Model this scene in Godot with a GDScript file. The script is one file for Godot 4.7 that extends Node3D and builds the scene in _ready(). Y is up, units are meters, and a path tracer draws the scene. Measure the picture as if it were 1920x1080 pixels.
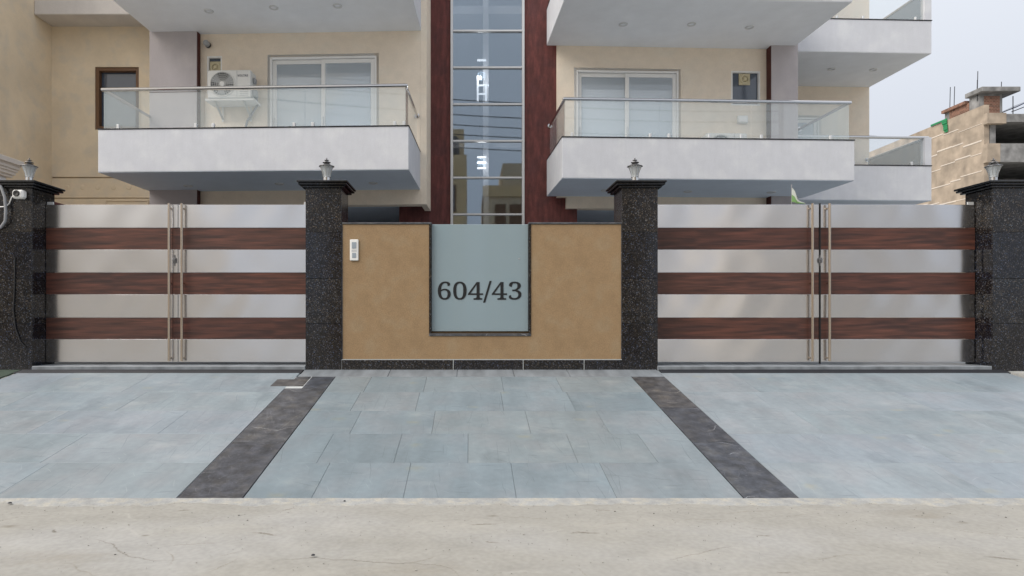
extends Node3D

# ------------------------------------------------------------------ helpers
var fr := Transform3D()          # current building frame, baked into vertices
var uvo := Vector2.ZERO          # uv offset in metres for the next piece
var M := {}
var rng := RandomNumberGenerator.new()

func mb() -> SurfaceTool:
	var st := SurfaceTool.new()
	st.begin(Mesh.PRIMITIVE_TRIANGLES)
	return st

func uv_of(p: Vector3, n: Vector3) -> Vector2:
	var a := n.abs()
	if a.z >= a.x and a.z >= a.y:
		return Vector2(p.x, -p.y) + uvo
	if a.y >= a.x:
		return Vector2(p.x, p.z) + uvo
	return Vector2(p.z, -p.y) + uvo

func tri(st: SurfaceTool, p0: Vector3, p1: Vector3, p2: Vector3, n: Vector3) -> void:
	var g := (p1 - p0).cross(p2 - p0)
	var order := [p0, p2, p1] if g.dot(n) > 0.0 else [p0, p1, p2]
	for p in order:
		st.set_normal((fr.basis * n).normalized())
		st.set_uv(uv_of(p, n))
		st.add_vertex(fr * p)

func quad(st: SurfaceTool, a: Vector3, b: Vector3, c: Vector3, d: Vector3, n: Vector3) -> void:
	tri(st, a, b, c, n)
	tri(st, a, c, d, n)

# a box from corner a to corner b, with edges chamfered by c
func bx(st: SurfaceTool, a: Vector3, b: Vector3, c := 0.0) -> void:
	var lo := Vector3(minf(a.x, b.x), minf(a.y, b.y), minf(a.z, b.z))
	var hi := Vector3(maxf(a.x, b.x), maxf(a.y, b.y), maxf(a.z, b.z))
	c = minf(c, 0.45 * minf(hi.x - lo.x, minf(hi.y - lo.y, hi.z - lo.z)))
	var e := [lo, hi]
	for ax in 3:
		var u := (ax + 1) % 3
		var v := (ax + 2) % 3
		for s in 2:
			var n := Vector3.ZERO
			n[ax] = -1.0 if s == 0 else 1.0
			var ps := []
			for k in [[0, 0], [1, 0], [1, 1], [0, 1]]:
				var p := Vector3.ZERO
				p[ax] = e[s][ax]
				p[u] = e[k[0]][u] + (c if k[0] == 0 else -c)
				p[v] = e[k[1]][v] + (c if k[1] == 0 else -c)
				ps.append(p)
			quad(st, ps[0], ps[1], ps[2], ps[3], n)
	if c <= 0.0:
		return
	for ax in 3:                                     # the twelve edges
		var u := (ax + 1) % 3
		var v := (ax + 2) % 3
		for su in 2:
			for sv in 2:
				var n := Vector3.ZERO
				n[u] = -0.7071 if su == 0 else 0.7071
				n[v] = -0.7071 if sv == 0 else 0.7071
				var ps := []
				for k in [[0, 0], [1, 0], [1, 1], [0, 1]]:
					var p := Vector3.ZERO
					p[ax] = e[k[0]][ax] + (c if k[0] == 0 else -c)
					p[u] = e[su][u] + (0.0 if k[1] == 0 else (c if su == 0 else -c))
					p[v] = e[sv][v] + (0.0 if k[1] == 1 else (c if sv == 0 else -c))
					ps.append(p)
				quad(st, ps[0], ps[1], ps[2], ps[3], n)
	for sx in 2:
		for sy in 2:
			for sz in 2:
				var p := Vector3(e[sx].x, e[sy].y, e[sz].z)
				var d := Vector3(c if sx == 0 else -c, c if sy == 0 else -c, c if sz == 0 else -c)
				tri(st, p + Vector3(0, d.y, d.z), p + Vector3(d.x, 0, d.z), p + Vector3(d.x, d.y, 0), -d.normalized())

# a wall between corners with rectangular holes [x0, x1, y0, y1]
func holed(st: SurfaceTool, a: Vector3, b: Vector3, holes: Array) -> void:
	var xs := [a.x, b.x]
	var ys := [a.y, b.y]
	for h in holes:
		xs.append_array([h[0], h[1]])
		ys.append_array([h[2], h[3]])
	xs.sort()
	ys.sort()
	for i in xs.size() - 1:
		var y_from = null
		for j in ys.size() - 1:
			var mx: float = 0.5 * (xs[i] + xs[i + 1])
			var my: float = 0.5 * (ys[j] + ys[j + 1])
			var open := false
			for h in holes:
				open = open or (mx > h[0] and mx < h[1] and my > h[2] and my < h[3])
			if not open and y_from == null:
				y_from = ys[j]
			if y_from != null and (open or j == ys.size() - 2):
				var y_to: float = ys[j] if open else ys[j + 1]
				if y_to - y_from > 0.001 and xs[i + 1] - xs[i] > 0.001:
					bx(st, Vector3(xs[i], y_from, a.z), Vector3(xs[i + 1], y_to, b.z))
				y_from = null

func tube(st: SurfaceTool, pts: Array, r: float, seg := 10, r_end := -1.0) -> void:
	var rings := []
	var n := pts.size()
	var side := Vector3.ZERO
	for i in n:
		var t: Vector3 = (pts[mini(i + 1, n - 1)] - pts[maxi(i - 1, 0)]).normalized()
		if side == Vector3.ZERO:
			side = t.cross(Vector3.UP if absf(t.y) < 0.9 else Vector3.RIGHT).normalized()
		side = (side - t * side.dot(t)).normalized()
		var up := side.cross(t).normalized()
		var rr := r if r_end < 0.0 else lerpf(r, r_end, float(i) / (n - 1))
		var ring := []
		for k in seg:
			var d := side * cos(TAU * k / seg) + up * sin(TAU * k / seg)
			ring.append([pts[i] + d * rr, d])
		rings.append(ring)
	for i in n - 1:
		for k in seg:
			var q := (k + 1) % seg
			smooth_quad(st, rings[i][k], rings[i][q], rings[i + 1][q], rings[i + 1][k])
	for i in [0, n - 1]:
		var out: Vector3 = (pts[0] - pts[1]).normalized() if i == 0 else (pts[n - 1] - pts[n - 2]).normalized()
		for k in range(1, seg - 1):
			tri(st, rings[i][0][0], rings[i][k][0], rings[i][k + 1][0], out)

func smooth_quad(st: SurfaceTool, a: Array, b: Array, c: Array, d: Array) -> void:
	for t in [[a, b, c], [a, c, d]]:
		var g: Vector3 = (t[1][0] - t[0][0]).cross(t[2][0] - t[0][0])
		var order: Array = [t[0], t[2], t[1]] if g.dot(t[0][1] + t[1][1] + t[2][1]) > 0.0 else t
		for v in order:
			st.set_normal((fr.basis * v[1]).normalized())
			st.set_uv(Vector2(v[0].x, -v[0].y) + uvo)
			st.add_vertex(fr * v[0])

# profile [radius, height] turned round the vertical (or another) axis through at
func lathe(st: SurfaceTool, prof: Array, at: Vector3, seg := 20, turn := Basis()) -> void:
	for i in prof.size() - 1:
		var r0: float = prof[i][0]
		var y0: float = prof[i][1]
		var r1: float = prof[i + 1][0]
		var y1: float = prof[i + 1][1]
		var nr := y1 - y0
		var ny := -(r1 - r0)
		var l := maxf(sqrt(nr * nr + ny * ny), 1e-6)
		for k in seg:
			var vs := []
			for q in [[k, r0, y0], [k + 1, r0, y0], [k + 1, r1, y1], [k, r1, y1]]:
				var w: float = TAU * q[0] / seg
				var d := Vector3(cos(w), 0, sin(w))
				vs.append([at + turn * (d * q[1] + Vector3.UP * q[2]), turn * (d * (nr / l) + Vector3.UP * (ny / l))])
			smooth_quad(st, vs[0], vs[1], vs[2], vs[3])

func add(o: Node3D, called: String, parent: Node) -> void:
	o.name = called if not parent.has_node(NodePath(called)) else numbered(called, parent)
	parent.add_child(o, true)

func numbered(called: String, parent: Node) -> String:
	var k := 1
	while parent.has_node(NodePath("%s_%03d" % [called, k])):
		k += 1
	return "%s_%03d" % [called, k]

func world_of(n: Node) -> Transform3D:
	var t := Transform3D()
	while n != self and n is Node3D:
		t = n.transform * t
		n = n.get_parent()
	return t

# commits a shape whose vertices are world coordinates as one mesh under a parent
func obj(called: String, st: SurfaceTool, m: Material, parent: Node = self) -> MeshInstance3D:
	var o := MeshInstance3D.new()
	o.mesh = st.commit()
	o.material_override = m
	o.transform = world_of(parent).affine_inverse() if parent != self else Transform3D()
	add(o, called, parent)
	return o

func box(called: String, a: Vector3, b: Vector3, m: Material, parent: Node = self, c := 0.0) -> MeshInstance3D:
	var st := mb()
	bx(st, a, b, c)
	return obj(called, st, m, parent)

func tag(o: Node, label: String, category: String, group := "") -> void:
	o.set_meta("label", label)
	o.set_meta("category", category)
	if group:
		o.set_meta("group", group)

func thing(called: String, label: String, category: String, at := Vector3.ZERO, group := "") -> Node3D:
	var o := Node3D.new()
	o.position = at
	add(o, called, self)
	tag(o, label, category, group)
	return o

func struct(called: String, at := Vector3.ZERO) -> Node3D:
	var o := Node3D.new()
	o.position = at
	add(o, called, self)
	o.set_meta("kind", "structure")
	return o

# ------------------------------------------------------------------ textures
func nz(w: int, h: int, freq: float, oct: int, sd: int, kind := FastNoiseLite.TYPE_SIMPLEX_SMOOTH) -> Image:
	var n := FastNoiseLite.new()
	n.noise_type = kind
	n.seed = sd
	n.frequency = freq
	n.fractal_type = FastNoiseLite.FRACTAL_FBM
	n.fractal_octaves = oct
	var im := n.get_seamless_image(w, h)
	im.convert(Image.FORMAT_L8)
	return im

func stretched(w: int, h: int, fw: int, fh: int, freq: float, oct: int, sd: int) -> Image:
	var im := nz(fw, fh, freq, oct, sd)
	im.resize(w, h, Image.INTERPOLATE_BILINEAR)
	return im

# sums noise layers [image, weight] about the base colour c (sRGB); hue layer tints towards c2
func tex_from(c: Color, layers: Array, c2 := Color(0, 0, 0, 0), hue: Image = null, grey_out := false) -> Array:
	var w: int = layers[0][0].get_width()
	var h: int = layers[0][0].get_height()
	var data := []
	for l in layers:
		data.append(l[0].get_data())
	var hd: PackedByteArray = hue.get_data() if hue else PackedByteArray()
	var out := PackedByteArray()
	out.resize(w * h * 3)
	var hb := PackedByteArray()
	hb.resize(w * h)
	var nl := layers.size()
	for i in w * h:
		var v := 0.0
		for k in nl:
			v += (data[k][i] / 255.0 - 0.5) * layers[k][1]
		var cc := c
		if hue:
			cc = c.lerp(c2, clampf((hd[i] / 255.0 - 0.45) * 2.5, 0.0, 1.0))
		var f := 1.0 + v
		out[i * 3] = clampi(int(cc.r * f * 255.0), 0, 255)
		out[i * 3 + 1] = clampi(int(cc.g * f * 255.0), 0, 255)
		out[i * 3 + 2] = clampi(int(cc.b * f * 255.0), 0, 255)
		hb[i] = clampi(int(128.0 + v * 300.0), 0, 255)
	return [Image.create_from_data(w, h, false, Image.FORMAT_RGB8, out), Image.create_from_data(w, h, false, Image.FORMAT_L8, hb) if grey_out else null]

func tx(im: Image) -> ImageTexture:
	return ImageTexture.create_from_image(im)

func mat(c: Color, rough: float, metal := 0.0, spec := 0.5) -> StandardMaterial3D:
	var m := StandardMaterial3D.new()
	m.albedo_color = c
	m.roughness = rough
	m.metallic = metal
	m.metallic_specular = spec
	return m

func tmat(t: Texture2D, size: float, rough: float, world := true, tint := Color.WHITE, off := Vector3.ZERO) -> StandardMaterial3D:
	var m := mat(tint, rough)
	m.albedo_texture = t
	if world:
		m.uv1_triplanar = true
		m.uv1_world_triplanar = true
	m.uv1_scale = Vector3.ONE / size
	m.uv1_offset = off
	return m

func bump(m: StandardMaterial3D, t: Texture2D, cm: float) -> StandardMaterial3D:
	m.heightmap_enabled = true
	m.heightmap_texture = t
	m.heightmap_scale = cm
	return m

func granite(sd: int, flecks: int) -> Image:
	var s := 1024
	var b: Array = tex_from(Color8(21, 21, 24), [[nz(s, s, 0.006, 4, sd), 0.9], [nz(s, s, 0.05, 3, sd + 1), 1.1]], Color8(34, 31, 28), nz(s, s, 0.008, 3, sd + 2))
	var im: Image = b[0]
	rng.seed = sd
	for i in flecks:
		var cx := rng.randi_range(0, s - 1)
		var cy := rng.randi_range(0, s - 1)
		var r := pow(rng.randf(), 2.6) * 8.5 + 1.6
		var asp := rng.randf_range(0.35, 1.0)
		var ang := rng.randf() * PI
		var g := rng.randf_range(0.22, 0.62) * (0.8 if r > 6.0 else 1.0)
		var tone: Color = [Color(g, g, g * 1.03), Color(g * 1.05, g * 0.95, g * 0.82), Color(g * 0.8, g * 0.92, g * 1.1)][rng.randi_range(0, 2)]
		var ri := int(ceil(r))
		for dy in range(-ri, ri + 1):
			for dx in range(-ri, ri + 1):
				var u := (dx * cos(ang) + dy * sin(ang)) / r
				var v := (-dx * sin(ang) + dy * cos(ang)) / (r * asp)
				var q := u * u + v * v + 0.35 * sin(dx * 2.1 + i) * sin(dy * 1.7 + i)
				if q < 1.0:
					var px := posmod(cx + dx, s)
					var py := posmod(cy + dy, s)
					im.set_pixel(px, py, im.get_pixel(px, py).lerp(tone, 0.74 * (1.0 - q * 0.5)))
	return im

func scratch(im: Image, hb: Image, n: int, c: Color, len_px: float, dir: float, spread: float, strength: float, wide := 1, deep := 0, wander := 0.13) -> void:
	var w := im.get_width()
	var h := im.get_height()
	for i in n:
		var p := Vector2(rng.randf() * w, rng.randf() * h)
		var a := dir + rng.randfn() * spread
		var l := int(len_px * rng.randf_range(0.3, 1.6))
		var a0 := a
		for k in l:
			a += rng.randfn() * wander + (a0 - a) * 0.05
			p += Vector2(cos(a), sin(a))
			var st := strength * sin(PI * (k + 0.5) / l) * rng.randf_range(0.4, 1.0)
			for q in wide:
				var x := posmod(int(p.x), w)
				var y := posmod(int(p.y) + q, h)
				im.set_pixel(x, y, im.get_pixel(x, y).lerp(c, st))
				if hb:
					var o := hb.get_pixel(x, y).r
					hb.set_pixel(x, y, Color(1, 1, 1) * clampf(o + deep * st / 255.0, 0, 1))

# soft uneven stains of one colour
func stains(im: Image, n: int, c: Color, r_min: float, r_max: float, strength: float, tall := 1.0) -> void:
	var w := im.get_width()
	var h := im.get_height()
	var nn := FastNoiseLite.new()
	nn.seed = n
	nn.frequency = 0.03
	for i in n:
		var cx := rng.randi_range(0, w - 1)
		var cy := rng.randi_range(0, h - 1)
		var rx := rng.randf_range(r_min, r_max)
		var ry := rx * tall
		for dy in range(-int(ry * 1.3), int(ry * 1.3) + 1):
			for dx in range(-int(rx * 1.3), int(rx * 1.3) + 1):
				var q := sqrt(dx * dx / (rx * rx) + dy * dy / (ry * ry)) + 0.5 * nn.get_noise_2d(cx + dx, (cy + dy) / tall)
				if q < 1.0:
					var px := posmod(cx + dx, w)
					var py := posmod(cy + dy, h)
					im.set_pixel(px, py, im.get_pixel(px, py).lerp(c, strength * (1.0 - q) * (0.7 + 0.3 * nn.get_noise_2d(px * 6.0, py * 6.0))))

func make_materials() -> void:
	var fine := nz(512, 512, 0.12, 4, 11)
	var mid := nz(512, 512, 0.02, 4, 12)
	var big := nz(512, 512, 0.006, 4, 13)
	var vert := stretched(512, 512, 512, 96, 0.03, 4, 14)
	var fine_tx := tx(fine)
	# plasters
	var wp: Array = tex_from(Color8(204, 207, 214), [[big, 0.02], [mid, 0.02], [vert, 0.02], [fine, 0.03]], Color8(211, 214, 219), big, true)
	rng.seed = 34
	stains(wp[0], 12, Color8(190, 194, 200), 5, 12, 0.22, 9.0)
	stains(wp[0], 6, Color8(216, 219, 224), 14, 60, 0.2, 1.2)
	M.white = bump(tmat(tx(wp[0]), 2.0, 0.85), tx(wp[1]), 0.25)
	var soff: Array = tex_from(Color8(232, 235, 239), [[big, 0.03], [mid, 0.02], [fine, 0.012]])
	M.soffit = tmat(tx(soff[0]), 3.0, 0.9)
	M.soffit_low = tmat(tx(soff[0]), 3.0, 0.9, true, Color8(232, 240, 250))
	var cr: Array = tex_from(Color8(238, 225, 207), [[big, 0.04], [mid, 0.04], [fine, 0.03]], Color8(230, 220, 204), big, true)
	M.cream = bump(tmat(tx(cr[0]), 2.4, 0.85), tx(cr[1]), 0.15)
	var be: Array = tex_from(Color8(220, 204, 178), [[big, 0.10], [mid, 0.05], [fine, 0.02]], Color8(206, 194, 174), mid)
	M.beige = tmat(tx(be[0]), 4.5, 0.85)
	M.beige_trim = tmat(tx(wp[0]), 3.1, 0.8, true, Color8(250, 240, 226))
	var mr: Array = tex_from(Color8(98, 54, 52), [[vert, 0.32], [mid, 0.12], [fine, 0.18]], Color8(86, 50, 50), big, true)
	M.maroon = bump(tmat(tx(mr[0]), 1.6, 0.8), tx(mr[1]), 0.35)
	var oc: Array = tex_from(Color8(151, 126, 95), [[big, 0.07], [mid, 0.05], [fine, 0.2]], Color8(148, 127, 99), big, true)
	rng.seed = 33
	stains(oc[0], 12, Color8(132, 112, 86), 14, 60, 0.2, 1.5)
	stains(oc[0], 10, Color8(164, 142, 112), 10, 50, 0.2, 1.4)
	M.ochre = bump(tmat(tx(oc[0]), 1.1, 0.88), tx(oc[1]), 0.3)
	M.column = tmat(tx(wp[0]), 2.2, 0.85, true, Color8(228, 218, 214))
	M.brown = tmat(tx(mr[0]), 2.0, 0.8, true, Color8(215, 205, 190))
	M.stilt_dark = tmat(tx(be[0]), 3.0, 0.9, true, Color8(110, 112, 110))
	# stone
	var g1 := tx(granite(101, 6500))
	var g2 := tx(granite(202, 5200))
	M.granite = tmat(g1, 1.05, 0.12)
	M.granite_b = tmat(g2, 0.95, 0.1, true, Color8(235, 240, 255), Vector3(0.37, 0.21, 0.6))
	M.granite_c = tmat(g1, 1.2, 0.2, true, Color8(255, 248, 238), Vector3(0.7, 0.45, 0.13))
	M.granite_cap = tmat(g2, 1.6, 0.14, true, Color8(150, 152, 160))
	for k in ["granite", "granite_b", "granite_c"]:
		M[k].metallic_specular = 0.5
	var cloud := nz(1024, 1024, 0.003, 5, 31)
	var streak := stretched(1024, 1024, 1024, 220, 0.008, 5, 32)
	var slab: Array = tex_from(Color8(138, 148, 155), [[cloud, 0.10], [streak, 0.09], [nz(1024, 1024, 0.03, 4, 33), 0.08], [nz(1024, 1024, 0.2, 2, 34), 0.05]], Color8(143, 149, 155), nz(1024, 1024, 0.005, 3, 35), true)
	rng.seed = 5
	scratch(slab[0], slab[1], 70, Color8(92, 102, 108), 150.0, 1.55, 0.16, 0.5, 1, -25, 0.015)
	for k in 3:
		scratch(slab[0], slab[1], 16, Color8(98, 108, 114), 140.0, 1.55, 0.12, 0.4, 5, -10, 0.02)
		scratch(slab[0], slab[1], 14, Color8(104, 112, 118), 60.0, 0.02, 0.2, 0.5, 6, -10, 0.02)
	scratch(slab[0], slab[1], 120, Color8(186, 194, 197), 44.0, 1.1, 0.6, 0.5, 2, 0, 0.03)
	stains(slab[0], 5, Color8(166, 156, 128), 18, 45, 0.5, 0.7)
	stains(slab[0], 14, Color8(172, 177, 179), 20, 80, 0.6, 0.6)
	stains(slab[0], 10, Color8(104, 114, 120), 15, 60, 0.45, 1.6)
	var slab_t := tx(slab[0])
	var slab_h := tx(slab[1])
	for k in 12:
		var tone: Color = [Color8(255, 255, 255), Color8(247, 250, 250), Color8(254, 252, 251), Color8(243, 247, 249), Color8(251, 252, 255), Color8(249, 250, 249), Color8(234, 238, 238), Color8(228, 234, 235), Color8(236, 238, 238), Color8(230, 236, 238), Color8(222, 229, 231), Color8(236, 238, 236)][k]
		M["slab_%d" % k] = bump(tmat(slab_t, 2.9, 0.5, true, tone, Vector3(0.31 * k, 0.17 * k, 0.43 * k)), slab_h, 0.12)
	var dk: Array = tex_from(Color8(72, 74, 79), [[nz(1024, 1024, 0.009, 5, 41), 0.7], [nz(1024, 1024, 0.04, 4, 42), 0.3], [nz(1024, 1024, 0.2, 2, 43), 0.16]], Color8(79, 78, 77), nz(1024, 1024, 0.008, 4, 44), true)
	rng.seed = 9
	scratch(dk[0], dk[1], 140, Color8(150, 152, 156), 70.0, 0.3, 0.7, 0.5, 4, 0, 0.06)
	scratch(dk[0], dk[1], 12, Color8(205, 205, 205), 150.0, 0.3, 0.3, 0.8, 6)
	scratch(dk[0], dk[1], 50, Color8(50, 52, 58), 130.0, 0.2, 0.8, 0.5, 2)
	stains(dk[0], 110, Color8(170, 170, 170), 3, 11, 0.7, 0.6)
	stains(dk[0], 26, Color8(112, 112, 114), 12, 60, 0.55, 0.7)
	var dk_t := tx(dk[0])
	for k in 4:
		M["slate_%d" % k] = bump(tmat(dk_t, 1.7, 0.42, true, [Color8(255, 255, 255), Color8(228, 230, 236), Color8(255, 246, 236), Color8(240, 246, 255)][k], Vector3(0.23 * k, 0.4 * k, 0.37 * k)), tx(dk[1]), 0.15)
	M.slate_pale = tmat(dk_t, 1.3, 0.5, true, Color8(255, 255, 255), Vector3(0.5, 0.1, 0.8))
	M.slate_pale.albedo_color = Color(1, 1, 1)
	var ap: Array = tex_from(Color8(128, 134, 140), [[cloud, 0.2], [streak, 0.25]])
	M.apron = tmat(tx(ap[0]), 1.6, 0.45)
	M.pale_mortar = tmat(tx(soff[0]), 1.0, 0.9, true, Color8(200, 202, 200))
	M.mortar = tmat(tx(soff[0]), 1.0, 0.9, true, Color8(150, 158, 162))
	# the concrete road, one picture 12 m by 6 m
	var rw := 1536
	var rh := 768
	var ra := stretched(rw, rh, 768, 768, 0.006, 5, 51)
	var rb := nz(rw, rh, 0.02, 5, 52)
	var rc := nz(rw, rh, 0.16, 3, 53)
	var rd := stretched(rw, rh, 512, 768, 0.03, 4, 54)
	var road: Array = tex_from(Color8(155, 153, 147), [[ra, 0.02], [rb, 0.07], [rd, 0.04], [rc, 0.09]], Color8(160, 159, 156), ra, true)
	rng.seed = 21
	scratch(road[0], road[1], 120, Color8(120, 112, 98), 46.0, 0.0, 0.5, 0.5, 1, -90)
	scratch(road[0], road[1], 60, Color8(105, 98, 88), 16.0, -0.4, 0.7, 0.65, 2, -120)
	scratch(road[0], road[1], 110, Color8(186, 183, 176), 34.0, 0.0, 0.6, 0.3, 3, 30)
	scratch(road[0], road[1], 26, Color8(96, 90, 80), 240.0, 0.02, 0.2, 0.7, 1, -120)
	scratch(road[0], road[1], 40, Color8(100, 94, 84), 20.0, 0.1, 0.5, 0.7, 3, -100)
	stains(road[0], 26, Color8(176, 173, 165), 20, 90, 0.5, 0.4)
	stains(road[0], 22, Color8(132, 124, 110), 12, 60, 0.4, 0.4)
	stains(road[0], 40, Color8(108, 102, 90), 3, 9, 0.8, 0.6)
	M.road = mat(Color.WHITE, 0.92)
	M.road.albedo_texture = tx(road[0])
	M.road.uv1_scale = Vector3(1.0 / 12.0, 1.0 / 6.0, 1)
	bump(M.road, tx(road[1]), 0.4)
	var ce: Array = tex_from(Color8(164, 165, 164), [[mid, 0.16], [fine, 0.14], [big, 0.12]], Color8(166, 163, 154), mid, true)
	M.cement = bump(tmat(tx(ce[0]), 1.3, 0.9), tx(ce[1]), 0.8)
	var gr: Array = tex_from(Color8(168, 165, 158), [[big, 0.2], [mid, 0.12], [fine, 0.12]])
	M.earth = tmat(tx(gr[0]), 5.0, 0.95)
	# gate
	var grain := stretched(1024, 512, 110, 512, 0.022, 5, 61)
	var grain2 := stretched(1024, 512, 40, 512, 0.09, 3, 62)
	var wd: Array = tex_from(Color8(88, 56, 47), [[grain, 0.42], [grain2, 0.32]], Color8(66, 44, 40), stretched(1024, 512, 160, 512, 0.012, 3, 63), true)
	for k in 3:
		M["wood_%d" % k] = mat([Color.WHITE, Color8(244, 236, 236), Color8(255, 246, 240)][k], 0.42)
		M["wood_%d" % k].albedo_texture = tx(wd[0]) if k == 0 else M.wood_0.albedo_texture
		M["wood_%d" % k].uv1_scale = Vector3(1 / 1.9, 1 / 0.62, 1)
	var wav := Image.create_empty(256, 256, false, Image.FORMAT_RF)
	rng.seed = 71
	var waves := []
	for k in 14:
		waves.append([rng.randi_range(-3, 3), rng.randi_range(-2, 2), rng.randf() * TAU, rng.randf_range(0.4, 1.0)])
	for y in 256:
		for x in 256:
			var hh := 0.0
			for q in waves:
				hh += q[3] * sin(TAU * (q[0] * x + q[1] * y) / 256.0 + q[2])
			wav.set_pixel(x, y, Color(0.5 + 0.06 * hh, 0, 0))
	M.steel = mat(Color8(212, 213, 216), 0.24, 1.0)
	M.steel.anisotropy_enabled = true
	M.steel.anisotropy = -0.6
	M.steel.uv1_triplanar = true
	M.steel.uv1_world_triplanar = true
	M.steel.uv1_scale = Vector3.ONE / 1.7
	bump(M.steel, tx(wav), 2.0)
	M.chrome = mat(Color8(205, 205, 205), 0.16, 1.0)
	M.hat = mat(Color8(128, 128, 130), 0.34, 0.9)
	M.handle = mat(Color8(196, 184, 170), 0.22, 1.0)
	M.iron = mat(Color8(52, 53, 58), 0.5, 0.4)
	M.rubber = mat(Color8(24, 24, 26), 0.7)
	M.black = mat(Color8(18, 18, 20), 0.5)
	# glass
	var one := Image.create_empty(4, 4, false, Image.FORMAT_RGBA8)
	one.fill(Color(1, 1, 1, 1))
	M.tower_glass = mat(Color(0.70, 0.755, 0.80, 0.36), 0.02, 1.0)
	M.tower_glass.albedo_texture = tx(one)
	M.tower_glass.transparency = BaseMaterial3D.TRANSPARENCY_ALPHA
	M.clear = mat(Color(0.84, 0.92, 0.94, 0.11), 0.02, 0.0, 0.75)
	M.clear.transparency = BaseMaterial3D.TRANSPARENCY_ALPHA
	M.smoke = mat(Color(0.30, 0.33, 0.34, 0.55), 0.03)
	M.smoke.transparency = BaseMaterial3D.TRANSPARENCY_ALPHA
	M.pane = mat(Color(0.90, 0.95, 0.99, 0.34), 0.02, 0.0, 0.8)  # whitish blue film in the colour stands in for sky reflection
	M.pane.transparency = BaseMaterial3D.TRANSPARENCY_ALPHA
	M.pane_dark = mat(Color8(70, 80, 94), 0.04, 0.0, 0.9)
	M.plate_glass = mat(Color8(136, 154, 162), 0.28, 0.0, 0.6)
	M.plate_glass.clearcoat_enabled = true
	M.plate_glass.clearcoat = 0.6
	M.plate_glass.clearcoat_roughness = 0.06
	M.lamp_glass = mat(Color(0.85, 0.88, 0.90, 0.34), 0.24)
	M.lamp_glass.transparency = BaseMaterial3D.TRANSPARENCY_ALPHA
	# paints and plastics
	M.upvc = mat(Color8(238, 238, 236), 0.4)
	M.alu = mat(Color8(206, 208, 210), 0.35, 0.3)
	M.blind = mat(Color8(236, 240, 242), 0.85)
	M.ac = mat(Color8(222, 222, 218), 0.45)
	M.ac_grey = mat(Color8(160, 163, 166), 0.5)
	M.ac_dark = mat(Color8(58, 60, 64), 0.6)
	M.ivory = mat(Color8(206, 196, 164), 0.5)
	M.plastic = mat(Color8(232, 232, 230), 0.35)
	M.plastic_grey = mat(Color8(150, 160, 170), 0.3)
	M.grey_pipe = mat(Color8(142, 144, 148), 0.5)
	M.window_brown = mat(Color8(104, 74, 48), 0.55)
	M.red = mat(Color8(86, 36, 32), 0.6)
	M.green_net = mat(Color8(40, 132, 84), 0.85)
	M.turf = tmat(tx(gr[0]), 0.7, 0.95, true, Color8(96, 118, 108))
	M.flag_white = mat(Color8(216, 222, 212), 0.8)
	M.flag_green = mat(Color8(136, 178, 112), 0.8)
	M.letters = mat(Color8(20, 23, 27), 0.45)
	M.logo = mat(Color8(92, 92, 104), 0.5)
	M.glow_white = mat(Color8(235, 238, 240), 0.4)  # glows on the stair tubes and on white rails that are no lamps
	M.glow_white.emission_enabled = true
	M.glow_white.emission = Color8(225, 235, 245)
	M.glow_white.emission_energy_multiplier = 1.1
	# far buildings
	var fb: Array = tex_from(Color8(168, 154, 138), [[nz(512, 512, 0.012, 4, 81), 0.22], [mid, 0.12], [vert, 0.06]], Color8(152, 140, 126), nz(512, 512, 0.01, 3, 82))
	M.far_plaster = tmat(tx(fb[0]), 9.0, 0.9)
	var fc: Array = tex_from(Color8(132, 132, 132), [[nz(512, 512, 0.012, 4, 83), 0.4], [mid, 0.2]])
	M.far_concrete = tmat(tx(fc[0]), 7.0, 0.9)
	M.far_band = tmat(tx(wp[0]), 7.0, 0.85, true, Color8(255, 240, 220))
	var bk := Image.create_empty(256, 256, false, Image.FORMAT_RGB8)
	bk.fill(Color8(150, 128, 112))
	rng.seed = 77
	for row in 16:
		for col in 9:
			var f := rng.randf_range(0.75, 1.1)
			bk.fill_rect(Rect2i(col * 32 - (16 if row % 2 else 0), row * 16, 29, 13), Color(0.52 * f, 0.37 * f, 0.31 * f))
	M.brick = tmat(tx(bk), 1.8, 0.9)
	M.opposite_tan = tmat(tx(be[0]), 5.0, 0.9, true, Color8(245, 232, 206))
	M.opposite_grey = tmat(tx(be[0]), 6.0, 0.9, true, Color8(235, 230, 224))
	M.cable = mat(Color8(20, 20, 20), 0.6)
	M.panel_blue = mat(Color8(28, 36, 66), 0.2)

# ------------------------------------------------------------------ building pieces
func ring_frame(st: SurfaceTool, x0: float, x1: float, y0: float, y1: float, z0: float, z1: float, w: float, c := 0.004) -> void:
	bx(st, Vector3(x0, y0, z0), Vector3(x0 + w, y1, z1), c)
	bx(st, Vector3(x1 - w, y0, z0), Vector3(x1, y1, z1), c)
	bx(st, Vector3(x0 + w, y1 - w, z0), Vector3(x1 - w, y1, z1), c)
	bx(st, Vector3(x0 + w, y0, z0), Vector3(x1 - w, y0 + w, z1), c)

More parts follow.
